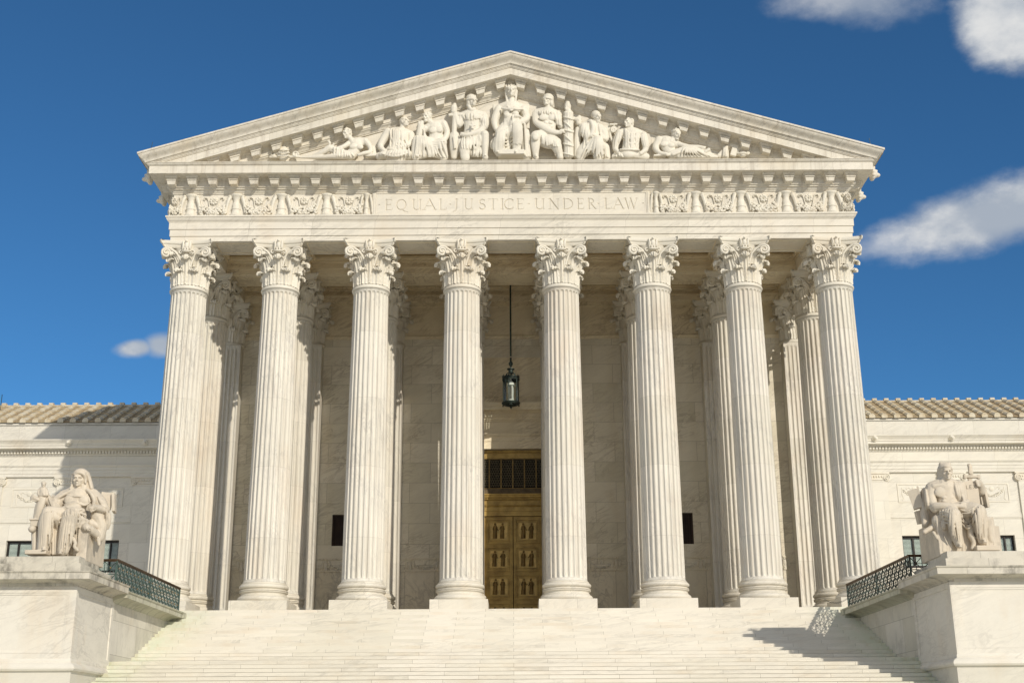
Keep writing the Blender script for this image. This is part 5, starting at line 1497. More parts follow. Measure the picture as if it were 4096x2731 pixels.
# --- 2 reclining youth with book
f = Lf(2)
f.head(872, 572, 55, 48, yaw=-38, tilt=22, roll=-4)
f.t((900, 615, 45, 26), (925, 655, 45, 32))                                                     # neck
f.t((885, 665, 40, 34), (945, 650, 42, 50), (1030, 640, 38, 40), n=12)                           # shoulders
f.t((955, 665, 42, 64), (935, 725, 42, 56), (900, 762, 45, 52), n=14)                            # chest, belly
f.e(925, 685, 74, 34, 14, 24, 10); f.e(985, 690, 70, 32, 14, 24, -12)
f.t((1035, 640, 36, 34), (1075, 690, 40, 27), (1078, 735, 52, 24), (1020, 748, 78, 20), (975, 762, 88, 15)); f.hand(990, 755, 88, 40, 175, thumb=-1)
f.t((880, 665, 45, 28), (835, 690, 65, 22), (780, 705, 75, 18), (745, 710, 78, 14))
f.t((900, 770, 45, 50), (820, 745, 62, 40), (715, 700, 60, 36), n=12); f.t((715, 700, 60, 34), (640, 745, 55, 27), (565, 775, 48, 18))
f.t((565, 775, 48, 17), (535, 772, 48, 12))
f.t((900, 775, 65, 34), (780, 775, 78, 30), (640, 783, 60, 22), (450, 785, 42, 10))
f.e(850, 770, 88, 32, 16, 20)
f.b(790, 730, 70, 90, 40, 10, 28); f.b(735, 690, 60, 12, 45, 70, -38); f.hand(715, 665, 55, 42, 250)
f.b(1090, 770, 40, 110, 50, 26, 4); f.b(1105, 730, 20, 50, 40, 90, 12)
f.folds([(745, 690, 85), (830, 720, 95), (905, 745, 95)], [(740, 760, 75), (830, 785, 80), (960, 785, 70)], 8, 8)
f.done('pediment_figure', 'carved youth reclining with a book, far left human figure of the pediment', PV, M['figure'], 'statue')

# --- 3 seated robed man looking right
f = Lf(3)
f.head(1385, 475, 50, 50, yaw=48, tilt=-4)
f.t((1365, 520, 45, 30), (1350, 565, 42, 40))
f.t((1240, 560, 35, 42), (1345, 560, 45, 56), (1435, 580, 35, 42), n=12)
f.t((1340, 590, 40, 88), (1330, 680, 42, 92), (1310, 760, 45, 118), n=14)
f.t((1235, 560, 35, 44), (1190, 635, 45, 38), (1170, 690, 60, 30), (1210, 735, 85, 22)); f.hand(1195, 720, 90, 60, 55, 12)
f.t((1440, 590, 30, 42), (1440, 650, 40, 38), (1390, 685, 80, 26), (1330, 705, 98, 20)); f.hand(1345, 700, 98, 50, 150, thumb=-1)
f.t((1160, 775, 45, 40), (1300, 752, 80, 44), (1430, 775, 45, 42), n=12)
f.e(1195, 762, 75, 45, 35, 30); f.e(1410, 755, 72, 45, 35, 36)
f.folds([(1250, 520, 85), (1340, 545, 95), (1400, 545, 85)], [(1230, 690, 110), (1330, 690, 120), (1420, 660, 95)], 9, 9, 0, 10)
f.folds([(1240, 730, 115), (1330, 715, 118), (1430, 690, 90)], [(1190, 785, 100), (1310, 785, 115), (1440, 785, 75)], 9, 10)
for q in range(5): f.swag([(1250 + q * 34, 540), (1270 + q * 30, 620), (1330 + q * 22, 690)], 8)
f.swag([(1160, 745), (1290, 775), (1420, 745)], 9); f.b(1270, 712, 100, 70, 30, 10, -4)
f.done('pediment_figure', 'carved seated robed man with head turned right towards the bowed bare-chested man', PV, M['figure'], 'statue')

# --- 4 bowed bare-chested man
f = Lf(4)
f.head(1590, 425, 55, 48, yaw=-32, tilt=16, roll=-8, beard=0.6)
f.t((1610, 465, 45, 32), (1640, 500, 42, 40))
f.t((1560, 530, 45, 34), (1640, 505, 45, 52), (1725, 485, 38, 46), n=12)
f.t((1660, 520, 42, 74), (1665, 580, 42, 66), (1650, 660, 42, 72), n=14)
f.e(1640, 540, 82, 36, 12, 28); f.e(1695, 535, 80, 34, 12, 28)
f.t((1735, 490, 36, 40), (1765, 560, 36, 32), (1745, 620, 50, 28), (1700, 650, 82, 21)); f.hand(1708, 640, 88, 52, 120, thumb=-1)
f.t((1570, 530, 45, 34), (1530, 560, 50, 30), (1520, 480, 60, 22)); f.t((1520, 590, 50, 38), (1528, 520, 55, 32), (1540, 470, 62, 20))
f.t((1650, 670, 45, 62), (1560, 640, 85, 56), (1500, 625, 88, 46), n=12); f.t((1500, 625, 88, 46), (1490, 700, 80, 48), (1485, 780, 75, 42), n=12)
f.t((1680, 670, 60, 64), (1720, 650, 80, 50), n=12); f.t((1715, 660, 78, 48), (1725, 720, 70, 46), (1735, 780, 66, 44), n=12)
f.t((1520, 760, 60, 50), (1620, 730, 60, 60), (1720, 760, 55, 50), n=12)
f.folds([(1490, 590, 110), (1560, 600, 125), (1640, 640, 110)], [(1460, 785, 95), (1560, 785, 105), (1660, 785, 100)], 10, 10, 0, 8)
f.folds([(1550, 560, 110), (1640, 640, 118), (1730, 640, 110)], [(1600, 785, 105), (1690, 785, 110), (1775, 785, 90)], 9, 10, 12, 8)
for q in range(4): f.swag([(1550 + q * 12, 530 + q * 22), (1610, 640 + q * 18), (1740, 640 + q * 20)], 9)
f.foot(1500, 765, 90, 40, 10)
f.done('pediment_figure', 'carved bare-chested man bowing his head beside the soldier with a sword', PV, M['figure'], 'statue')

# --- 5 helmeted guard left of centre, with sword
f = Lf(5)
f.head(1992, 290, 55, 54, yaw=18, tilt=2, hair='none')
f.e(1982, 262, 50, 50, 52, 44); f.e(1962, 300, 45, 26, 44, 56); f.e(2020, 248, 60, 8, 20, 28, -10)
f.t((1938, 268, 80, 7), (1990, 258, 104, 8), (2035, 268, 84, 7)); f.t((1955, 320, 60, 20), (1985, 360, 72, 18), (2015, 350, 70, 12))
f.t((1980, 345, 45, 40), (1985, 385, 45, 48))
f.t((1895, 420, 38, 46), (1985, 405, 48, 62), (2085, 415, 38, 48), n=12)
f.t((1990, 440, 45, 86), (1990, 520, 45, 76), (1985, 600, 45, 84), n=14)
f.folds([(1890, 400, 95), (1985, 390, 112), (2080, 400, 95)], [(1900, 440, 105), (1985, 448, 118), (2065, 435, 100)], 12, 8)
f.b(1992, 500, 122, 16, 10, 62); f.b(1992, 498, 122, 58, 10, 16)
f.t((2095, 430, 35, 46), (2105, 495, 40, 38), (2060, 550, 80, 32), (1960, 585, 98, 26), (1910, 585, 98, 20)); f.hand(1925, 580, 100, 55, 190)
f.folds([(2070, 420, 75), (2120, 440, 60)], [(2060, 500, 80), (2125, 525, 60)], 4, 9)
f.t((1890, 440, 38, 42), (1868, 500, 50, 34), (1850, 440, 60, 26), (1840, 390, 60, 22))
# sword and raised fist
f.t((1835, 395, 60, 24), (1832, 500, 58, 26), (1828, 585, 58, 24), n=8); f.b(1838, 402, 66, 118, 24, 26, 4)
f.t((1832, 590, 50, 48), (1838, 690, 48, 56), (1830, 775, 44, 34), n=12, flat=None); f.b(1832, 650, 88, 20, 14, 120, 6)
f.t((1826, 375, 62, 32), (1828, 340, 62, 34), (1834, 312, 62, 18)); f.hand(1812, 372, 80, 44, 285, 4, 0.9)
# skirt, knees
f.t((1900, 660, 55, 62), (1985, 650, 62, 74), (2060, 640, 55, 56), n=12)
f.t((1985, 640, 50, 64), (1930, 690, 95, 56), (1925, 760, 92, 46), (1930, 785, 90, 44), n=12)
f.t((2030, 620, 60, 56), (2100, 580, 90, 44), n=12); f.t((2103, 580, 92, 42), (2105, 660, 80, 38), (2105, 760, 72, 27), (2108, 785, 78, 30), n=12)
f.folds([(1900, 610, 110), (1985, 600, 125), (2070, 590, 105)], [(1890, 700, 130), (1985, 715, 130), (2065, 700, 105)], 11, 9)
f.t((2000, 740, 50, 50), (2060, 740, 45, 50), n=10)
f.folds([(2010, 690, 95), (2060, 690, 90)], [(2000, 785, 92), (2065, 785, 88)], 5, 9)
f.foot(2105, 755, 78, 44, 6)
f.done('pediment_figure', 'carved helmeted soldier with a cross on his tunic, left of the crowned woman', PV, M['figure'], 'statue')

# --- 6 crowned central woman
f = Rf(6)
f.b(100, 425, 5, 325, 40, 240); f.b(100, 760, 45, 230, 130, 46)
M_, u_ = f.head(100, 203, 62, 58, yaw=0, tilt=0, hair='none')
f.e(100, 188, 50, 56, 54, 56); f.t((52, 190, 62, 14), (56, 240, 62, 12), (62, 290, 66, 9)); f.t((148, 190, 62, 14), (144, 240, 62, 12), (138, 290, 66, 9))
for k in range(7):
    a = (k - 3) * 0.46
    f.t((100 + 54 * math.sin(a), 162, 52 + 50 * math.cos(a), 11), (100 + 58 * math.sin(a), 128 - (8 if k == 3 else 0), 52 + 52 * math.cos(a), 4), n=6)
f.t((48, 165, 60, 8), (70, 160, 100, 9), (100, 160, 112, 9), (130, 160, 100, 9), (152, 165, 60, 8))
f.t((100, 260, 52, 30), (100, 305, 46, 40))
f.t((5, 340, 38, 44), (100, 325, 50, 60), (195, 340, 38, 44), n=12)
f.t((100, 350, 48, 84), (100, 430, 52, 70), (95, 500, 48, 90), n=14)
f.e(64, 392, 88, 34, 22, 28); f.e(136, 392, 88, 34, 22, 28); f.t((20, 345, 95, 12), (60, 352, 110, 14), (100, 345, 116, 14), (150, 352, 110, 14), (200, 350, 90, 12)); f.t((70, 330, 100, 9), (100, 365, 120, 10), (130, 330, 100, 9))
f.t((210, 355, 36, 44), (235, 430, 45, 40), (190, 470, 85, 32), (110, 480, 105, 23)); f.hand(120, 478, 108, 56, 165, thumb=-1)
f.t((-12, 360, 36, 44), (-45, 450, 45, 38), (-40, 520, 62, 26), (-10, 575, 82, 18)); f.hand(-20, 560, 86, 52, 70)
f.t((110, 450, 112, 12), (120, 415, 118, 10), (160, 410, 112, 10), (195, 430, 98, 10))      # hood of cloth by the arm
f.t((95, 510, 55, 74), (155, 515, 105, 54), n=12); f.t((155, 515, 112, 52), (158, 600, 98, 46), (150, 700, 86, 42), (148, 738, 84, 34), n=12)
f.t((60, 520, 60, 70), (5, 570, 100, 54), n=12); f.t((5, 570, 104, 52), (-8, 650, 92, 48), (-18, 700, 84, 48), (-8, 738, 80, 46), n=12)
f.t((70, 640, 20, 60), (72, 735, 20, 62), n=12); f.t((215, 560, 40, 50), (235, 660, 38, 56), (240, 770, 38, 50), n=12)
f.folds([(115, 480, 150), (155, 470, 160), (200, 500, 140)], [(105, 660, 125), (160, 670, 135), (210, 665, 110)], 8, 9, 0, 6)
f.folds([(-30, 560, 145), (30, 540, 155), (110, 500, 150)], [(-40, 740, 130), (30, 740, 135), (105, 735, 120)], 11, 10, 14, 8)
f.folds([(30, 400, 120), (100, 400, 128), (170, 400, 120)], [(30, 500, 118), (100, 500, 130), (165, 480, 125)], 11, 7, 0, 3)
for q in range(4): f.swag([(-20, 560 + q * 30), (60, 620 + q * 30), (140, 520 + q * 34)], 9)
f.folds([(215, 480, 90), (250, 500, 75)], [(225, 780, 85), (280, 780, 60)], 5, 11); f.folds([(-60, 640, 80), (-40, 600, 95)], [(-70, 745, 70), (-20, 745, 95)], 4, 10)
f.foot(140, 722, 98, 44, 0); f.foot(-18, 722, 95, 40, -6)
f.e(-55, 660, 60, 34, 14, 62, -14)                                       # round scale pan
f.done('pediment_figure', 'carved crowned woman enthroned at the centre under the peak of the pediment', 0.028, M['figure'], 'statue')

# --- 7 helmeted guard right of centre
f = Rf(7)
f.head(425, 283, 55, 54, yaw=-26, tilt=2, hair='none', beard=0.3)
f.e(432, 258, 50, 52, 54, 46); f.e(458, 295, 42, 26, 44, 50); f.t((385, 258, 85, 8), (420, 250, 106, 9), (470, 262, 80, 8)); f.t((470, 300, 40, 18), (482, 335, 36, 8)); f.e(462, 300, 78, 14, 12, 26)
f.t((432, 340, 45, 38), (432, 380, 45, 46))
f.t((335, 390, 38, 48), (425, 385, 48, 62), (510, 405, 36, 48), n=12)
f.t((430, 400, 46, 84), (432, 480, 46, 72), (425, 570, 46, 80), n=14)
f.e(390, 425, 88, 42, 13, 30, 8); f.e(468, 425, 86, 38, 13, 30, -8)
for yy in (475, 510, 545):
    for sx in (-20, 20): f.e(432 + sx, yy, 86, 18, 12, 15)
f.folds([(345, 370, 88), (425, 365, 112), (500, 380, 90)], [(350, 400, 95), (425, 398, 118), (495, 405, 95)], 10, 7)
f.t((330, 400, 36, 48), (335, 470, 50, 42), (400, 520, 90, 36), (480, 555, 100, 28), (540, 560, 98, 21)); f.hand(535, 555, 102, 62, -12, 14, 0.3, thumb=-1)
f.t((515, 410, 34, 46), (530, 470, 34, 38), (545, 510, 40, 30)); f.folds([(490, 400, 80), (540, 410, 62)], [(500, 500, 75), (555, 500, 60)], 5, 9)
f.t((400, 590, 55, 66), (330, 590, 90, 54), n=12); f.t((322, 590, 92, 50), (318, 670, 88, 44), (320, 760, 78, 28), (325, 785, 80, 26), n=12); f.e(318, 600, 128, 30, 14, 36)
f.t((450, 620, 58, 72), (500, 680, 78, 58), (515, 720, 70, 44), n=12); f.t((515, 700, 72, 44), (535, 760, 60, 36), (540, 785, 60, 36), n=10)
f.t((370, 640, 60, 52), (440, 650, 72, 70), (500, 650, 62, 54), n=12)
f.folds([(370, 590, 115), (430, 595, 125), (500, 600, 105)], [(370, 670, 125), (440, 685, 135), (525, 690, 110)], 12, 9)
f.folds([(370, 690, 100), (440, 700, 105), (500, 740, 90)], [(390, 785, 85), (440, 785, 90), (500, 785, 85)], 8, 9, 16)
f.foot(320, 762, 85, 46, 6)
f.done('pediment_figure', 'carved soldier in crested helmet and muscled armour reaching for the bundle of rods', PV, M['figure'], 'statue')

# --- 8 fasces with fist on top
f = Rf(8)
for k in range(11):
    a = math.pi * 2 * k / 11
    f.t((613 + 34 * math.cos(a), 385, 62 + 34 * math.sin(a), 12), (615 + 34 * math.cos(a), 775, 62 + 34 * math.sin(a), 12), n=7)
f.t((613, 380, 62, 36), (615, 778, 62, 36), n=12)
for yy in (420, 535, 660, 745): f.t((568, yy, 72, 6), (590, yy + 8, 104, 7), (614, yy + 12, 112, 7), (640, yy + 20, 104, 7), (660, yy + 24, 74, 6), n=6)
for yy in (460, 580): f.t((570, yy, 80, 6), (615, yy + 40, 112, 7), (660, yy + 90, 76, 6), n=6)
f.t((608, 370, 62, 24), (606, 330, 62, 34), (606, 300, 62, 24)); f.hand(588, 350, 84, 48, 290, 3, 0.9)
f.t((660, 440, 40, 20), (700, 455, 38, 34), (705, 480, 38, 30), n=8); f.e(712, 440, 38, 20, 12, 40)
f.done('bundle_of_rods', 'tall carved bundle of bound rods with an axe blade and a fist on top', PV, M['figure'], 'carving')

# --- 9 robed thinker
f = Rf(9)
f.head(868, 428, 60, 50, yaw=28, tilt=18, roll=4, hair='none', beard=0.9)
f.e(858, 405, 50, 44, 46, 40)
f.t((850, 470, 45, 32), (835, 510, 42, 42))
f.t((750, 510, 38, 48), (830, 500, 46, 58), (920, 540, 34, 44), n=12)
f.t((835, 530, 44, 86), (830, 600, 46, 84), (830, 680, 48, 96), n=14)
f.t((745, 515, 45, 46), (770, 580, 70, 42), (815, 590, 95, 30), (835, 520, 100, 24), (815, 460, 90, 19)); f.hand(825, 475, 92, 48, 225, 6, 0.5)
f.t((930, 550, 32, 42), (945, 620, 42, 34), (890, 610, 85, 24), (830, 580, 105, 18)); f.hand(860, 592, 102, 50, 195, thumb=-1)
f.t((830, 680, 60, 74), (880, 645, 100, 54), n=12); f.t((880, 640, 102, 52), (880, 710, 90, 56), (880, 775, 84, 50), n=12)
f.t((790, 690, 60, 74), (740, 740, 60, 60), (720, 780, 55, 44), n=12); f.t((930, 700, 50, 56), (950, 780, 48, 44), n=12)
f.folds([(830, 610, 130), (880, 600, 150), (930, 650, 110)], [(720, 780, 110), (880, 784, 135), (985, 784, 80)], 13, 10, 0, 8)
f.folds([(720, 500, 70), (760, 480, 90), (800, 480, 100)], [(690, 700, 75), (720, 720, 100), (800, 640, 125)], 7, 10)
f.folds([(880, 480, 90), (930, 520, 75)], [(900, 600, 100), (960, 640, 70)], 4, 9)
f.t((700, 540, 30, 34), (690, 650, 30, 36), (690, 775, 32, 34), n=10)
for q in range(4): f.swag([(760 + q * 10, 600 + q * 24), (800, 660 + q * 20), (880, 600 + q * 30)], 9)
f.done('pediment_figure', 'carved bearded old man in heavy robe, head on hand, beside the bundle of rods', PV, M['figure'], 'statue')

# --- 10 carved column capital and scroll behind
f = Rf(10)
f.b(1015, 495, 18, 70, 40, 16, 2)
for q in range(22):
    a = q * 0.5; rr = 34 * (1 - q / 25); f.e(1018 + rr * math.cos(a), 540 - rr * math.sin(a), 24, 7, 16, 7)
f.t((985, 545, 14, 12), (985, 590, 14, 14), (1010, 650, 14, 14), (1030, 700, 14, 12))
f.b(900, 560, 6, 190, 14, 120, 4)
f.done('scroll_ornament', 'small carved scroll capital between the bearded old man and the man with a tablet', 0.026, M['figure'], 'carving')

# --- 11 seated man with tablet
f = Rf(11)
f.head(1155, 482, 55, 50, yaw=-46, tilt=-2)
f.t((1172, 525, 45, 30), (1185, 570, 42, 40))
f.t((1085, 565, 36, 42), (1180, 560, 46, 56), (1270, 580, 34, 42), n=12)
f.t((1178, 590, 42, 86), (1172, 670, 44, 78), (1165, 750, 48, 90), n=14)
f.t((1075, 570, 36, 42), (1040, 650, 45, 36), (1035, 710, 60, 27), (1065, 745, 90, 19)); f.hand(1048, 728, 94, 56, 20, 12)
f.t((1285, 590, 32, 42), (1305, 660, 42, 36), (1300, 720, 60, 27), (1260, 750, 90, 19)); f.hand(1278, 738, 94, 52, 160, thumb=-1)
f.b(1160, 722, 108, 175, 40, 10, -3)
f.swag([(1110, 560), (1180, 620), (1250, 560)], 8); f.swag([(1100, 600), (1180, 665), (1260, 600)], 8)
f.t((1030, 778, 50, 34), (1150, 750, 90, 48), (1310, 775, 50, 34), n=12); f.e(1150, 762, 100, 55, 26, 34)
f.folds([(1110, 520, 85), (1180, 570, 102), (1260, 560, 80)], [(1110, 690, 112), (1180, 700, 120), (1250, 690, 105)], 10, 8, 0, 8)
f.folds([(1050, 570, 75), (1090, 560, 75)], [(1020, 690, 80), (1080, 680, 85)], 4, 9); f.folds([(1260, 580, 75), (1310, 600, 65)], [(1270, 690, 85), (1330, 690, 70)], 4, 9)
f.folds([(1020, 770, 80), (1090, 755, 110)], [(1010, 785, 70), (1120, 785, 105)], 4, 8)
f.done('pediment_figure', 'carved curly-haired man in a tunic resting a flat tablet on his lap', PV, M['figure'], 'statue')

# --- 12 reclining bare man, right
f = Rf(12)
f.head(1577, 580, 58, 50, yaw=30, tilt=26, roll=2, beard=0.3)
f.t((1555, 620, 45, 30), (1525, 650, 44, 40))
f.t((1430, 630, 38, 42), (1500, 640, 44, 56), (1600, 670, 40, 36), n=12)
f.t((1490, 655, 42, 70), (1510, 710, 44, 62), (1540, 755, 48, 54), n=14); f.e(1470, 665, 78, 34, 12, 24); f.e(1535, 675, 78, 32, 12, 22)
f.t((1425, 630, 36, 42), (1395, 700, 45, 34), (1430, 745, 75, 24), (1490, 755, 92, 18)); f.hand(1480, 750, 95, 50, 12)
f.t((1600, 670, 40, 30), (1680, 690, 60, 24), (1770, 690, 68, 19), (1820, 695, 72, 15)); f.hand(1805, 690, 76, 46, 12)
f.t((1540, 765, 60, 44), (1680, 720, 72, 42), (1790, 740, 62, 32), (1900, 765, 50, 22), n=12); f.t((1600, 775, 70, 30), (1800, 776, 60, 26), (1940, 780, 45, 16), n=10)
f.t((1550, 760, 95, 16), (1600, 742, 96, 17)); f.t((1840, 735, 75, 17), (1870, 715, 75, 18))
f.folds([(1650, 690, 95), (1740, 700, 100)], [(1600, 775, 100), (1900, 775, 70)], 9, 8, 0, 8)
f.b(1430, 775, 60, 110, 60, 16, 3)
f.done('pediment_figure', 'carved bare-chested man reclining with a scroll, far right human figure of the pediment', PV, M['figure'], 'statue')

# --- 13 urn, tablets and lamp at the right end
f = Rf(13)
f.t((2020, 775, 30, 34), (2020, 730, 30, 32), (2025, 700, 30, 22), n=12); f.t((1960, 775, 26, 26), (1995, 735, 28, 22)); f.b(2020, 690, 30, 50, 26, 12, 8)
f.folds([(2000, 700, 55), (2045, 700, 55)], [(1990, 780, 60), (2050, 780, 60)], 5, 7)
f.done('sack', 'carved tied sack on the pediment ledge left of the rounded tablets', 0.026, M['figure'], 'carving')
f = Rf(14)
f.b(2098, 725, 26, 52, 30, 110, -18); f.e(2080, 674, 26, 26, 15, 20, -18); f.b(2122, 722, 18, 44, 24, 100, -20); f.e(2108, 676, 18, 22, 12, 18)
f.done('stone_tablets', 'pair of leaning round-topped carved tablets near the right end of the pediment ledge', 0.026, M['figure'], 'carving')
f = Rf(15)
f.e(2175, 755, 35, 50, 34, 18); f.t((2120, 742, 35, 10), (2150, 752, 35, 14)); f.t((2215, 762, 35, 8), (2235, 745, 35, 8), (2215, 730, 35, 7)); f.e(2180, 738, 35, 12, 12, 8); f.e(2175, 775, 35, 24, 24, 7)
f.done('oil_lamp', 'small carved oil lamp, rightmost carving on the pediment ledge', 0.026, M['figure'], 'carving')

# ================================================================ the two seated statues
SY = -12.6
def panelbox(f, name, parent, o, *rows):
    mb = MB()
    for r_ in rows: f.b(*r_, mb=mb)
    q = mb.build(name, M['statue'], parent, None)
    return q

# ---- woman, left: zoom frame (60,1840) scale 3.564
f = Fig(60, 1840, 3.564, SY, 21)
# chair block
f.mb.box(-15.85, -14.06, -12.7, -11.35, 0.45, 1.45); f.mb.box(-14.35, -14.02, -13.05, -11.2, 0.45, 1.62); f.mb.box(-15.95, -15.75, -12.7, -11.3, 0.45, 1.5); f.mb.box(-15.9, -14.2, -11.6, -11.2, 0.5, 2.9)
f.b(330, 1320, 190, 290, 230, 60)
# head and hood
f.head(905, 270, 60, 118, yaw=11, tilt=5, hair='none')
f.e(935, 250, 20, 128, 118, 138); f.t((835, 190, 110, 20), (880, 155, 150, 22), (960, 150, 150, 22), (1025, 190, 100, 20), (1062, 300, 50, 18), (1090, 395, 50, 20))
f.t((822, 200, 90, 16), (815, 300, 70, 18), (810, 370, 70, 22), (790, 405, 80, 20)); f.t((850, 200, 140, 20), (905, 175, 165, 18), (975, 195, 145, 24), (1000, 260, 100, 18), (1005, 320, 90, 16))
f.t((900, 380, 30, 62), (895, 440, 30, 70), (900, 480, 30, 80)); f.t((1010, 210, -10, 60), (1060, 330, -10, 46), (1080, 400, 0, 42)); f.t((990, 350, 30, 50), (980, 420, 40, 60))
# torso
f.t((690, 520, 0, 95), (880, 490, 20, 120), (1110, 500, 0, 95), n=14)
f.t((890, 540, 20, 175), (860, 650, 30, 155), (830, 740, 30, 170), n=16)
f.e(790, 560, 105, 88, 52, 78); f.e(985, 575, 105, 88, 52, 78); f.t((700, 690, 140, 40), (840, 700, 175, 44), (960, 720, 150, 40)); f.e(830, 660, 110, 130, 90, 90)
f.swag([(700, 470), (800, 505), (900, 515), (1000, 500), (1080, 460)], 12)
f.swag([(660, 540), (760, 620), (880, 600), (1000, 640), (1110, 560)], 13)
f.swag([(680, 600), (740, 670), (840, 690), (960, 690)], 12); f.swag([(700, 640), (800, 705), (900, 715), (980, 690)], 11)
f.swag([(1070, 480), (1090, 580), (1070, 680)], 14); f.swag([(1030, 480), (1060, 560), (1050, 640)], 12); f.swag([(700, 500), (640, 600), (610, 700)], 14)
f.t((820, 410, 90, 18), (760, 450, 105, 22), (640, 520, 110, 26), (540, 600, 90, 30), (490, 640, 80, 30)); f.t((1030, 420, 90, 22), (1090, 480, 120, 26), (1130, 570, 110, 30), (1120, 640, 90, 30))
f.t((650, 720, 170, 14), (740, 745, 200, 14), (850, 735, 210, 14), (960, 760, 190, 16), (1010, 780, 170, 14))
# her right arm (picture left) holding the small figure
f.t((690, 530, 0, 90), (590, 610, 20, 95), (520, 700, 30, 95), n=14); f.t((560, 600, 50, 75), (470, 580, 90, 60), (370, 560, 130, 48), (310, 560, 150, 44)); f.t((600, 600, 40, 100), (580, 700, 60, 80), (600, 780, 80, 60))
f.hand(330, 560, 200, 130, 205, 8, 0.5, thumb=-1); f.t((470, 520, 100, 40), (500, 600, 90, 60), (560, 700, 100, 50))
f.folds([(470, 530, 130), (560, 600, 140), (640, 640, 130)], [(560, 760, 150), (620, 760, 150), (660, 740, 150)], 6, 14)
# her left arm (picture right)
f.t((1130, 520, -10, 95), (1210, 610, 0, 95), (1270, 690, 20, 70), n=14); f.t((1290, 700, 30, 62), (1210, 690, 90, 52), (1130, 665, 130, 42), n=12); f.hand(1150, 665, 150, 130, 155, 10, 0.9, thumb=-1)
f.folds([(1180, 520, 60), (1230, 560, 40)], [(1240, 660, 70), (1330, 680, 10)], 4, 20)
f.t((1300, 720, 0, 36), (1330, 800, -20, 40), (1330, 900, -40, 34), (1320, 960, -60, 26)); f.folds([(1210, 740, 40), (1320, 740, 0)], [(1180, 1180, 20), (1310, 1060, -60)], 7, 20); f.t((1180, 800, 0, 100), (1230, 950, -20, 80), (1200, 1100, -20, 70), n=12)
# lap, legs under the robe
f.t((760, 800, 60, 130), (560, 760, 190, 105), (470, 740, 240, 88), n=14); f.t((470, 745, 240, 88), (440, 900, 230, 100), (430, 1080, 210, 98), (400, 1240, 210, 80), n=14)
f.t((880, 810, 70, 140), (790, 790, 220, 110), (775, 800, 260, 96), n=14); f.t((775, 800, 260, 98), (750, 950, 245, 108), (720, 1150, 225, 100), (690, 1280, 225, 82), n=14)
f.t((600, 860, 90, 80), (620, 980, 60, 60), n=12); f.panel(530, 660, 880, 1330, 130, 4, 20); f.panel(830, 975, 900, 1335, 120, 5, 20, 8); f.panel(300, 380, 1020, 1290, 140, 3, 18)
f.t((900, 860, 120, 100), (900, 960, 100, 80), n=12)
f.folds([(390, 800, 320), (470, 730, 330), (550, 800, 300)], [(350, 1290, 290), (430, 1290, 310), (530, 1290, 260)], 8, 13, 0, 10)
f.folds([(520, 720, 300), (600, 740, 250)], [(560, 1180, 260), (610, 1150, 200)], 4, 14, 20)
f.folds([(690, 840, 330), (790, 780, 350), (880, 830, 300)], [(610, 1310, 290), (720, 1320, 320), (830, 1320, 260)], 8, 13, 0, 10)
f.folds([(660, 760, 200), (780, 700, 200), (920, 720, 200)], [(640, 840, 250), (780, 800, 300), (950, 820, 200)], 6, 12, 6)
f.folds([(560, 780, 230), (640, 800, 220)], [(540, 950, 220), (600, 1000, 200)], 4, 18, 30)
f.folds([(860, 780, 250), (960, 800, 200), (1010, 870, 150)], [(850, 1260, 240), (900, 1320, 220), (880, 1330, 200)], 5, 17, 0, 12)
f.t((830, 1120, 230, 28), (860, 1180, 240, 26), (850, 1230, 240, 26), (890, 1280, 220, 24)); f.t((960, 830, 150, 30), (1040, 880, 160, 26), (900, 930, 190, 30))
f.foot(400, 1240, 250, 110, 4); f.foot(650, 1290, 260, 110, -4)
# chair arm: scroll-ended seat arm and cloth on the right, ball and cloth on the left
f.t((1010, 960, 190, 62), (1090, 1000, 120, 60), (1170, 1060, 40, 52), (1220, 1110, -20, 40), n=12); f.folds([(970, 940, 250), (1050, 930, 250)], [(980, 1010, 255), (1090, 1010, 240)], 6, 9)
f.t((1080, 900, 60, 60), (1160, 930, 30, 50)); f.t((1190, 1130, 60, 30), (1200, 1200, 60, 22)); f.e(245, 980, 200, 52, 60, 50); f.t((250, 990, 160, 40), (330, 960, 80, 36))
f.folds([(270, 1060, 190), (330, 1020, 190)], [(250, 1270, 180), (330, 1280, 190)], 4, 20); f.t((290, 1040, 120, 55), (290, 1260, 120, 50), n=10)
for yy in (820, 870): f.swag([(560, yy - 30), (620, yy + 40), (690, yy - 20)], 16)
f.swag([(410, 800), (450, 860), (540, 840)], 12); f.swag([(700, 860), (770, 930), (860, 880)], 12); f.swag([(700, 960), (770, 1040), (850, 1000)], 11); f.swag([(390, 980), (440, 1050), (520, 1010)], 11)
f.swag([(860, 800), (930, 850), (990, 810)], 14)
hood = f.done('statue', 'seated marble woman in a hooded robe cradling a small figure, on the left pedestal', 0.0155, M['statue'], it=1)
def loose(fg, nm, mat, par, voxel=None, sm=None):
    if voxel:
        q = remeshed(fg.mb, nm, mat, None, voxel, 1)
    else: q = fg.mb.build(nm, mat, None, sm)
    q.parent = par; q.location = -par.location
    return q
f2 = Fig(60, 1840, 3.564, SY, 22)           # book behind her arm
f2.b(1300, 580, -170, 170, 90, 230, -6, 20); f2.b(1412, 612, -200, 40, 210, 262, 6, 10)
loose(f2, 'book', M['statue'], hood)
f2 = Fig(60, 1840, 3.564, SY, 23)           # small figure in her hand, kept whole
f2.head(408, 348, 165, 44, yaw=20, tilt=4); f2.t((400, 385, 150, 20), (398, 410, 150, 28)); f2.t((360, 420, 150, 30), (400, 410, 150, 44), (440, 430, 150, 30)); f2.t((400, 440, 150, 50), (400, 500, 150, 58), n=12)
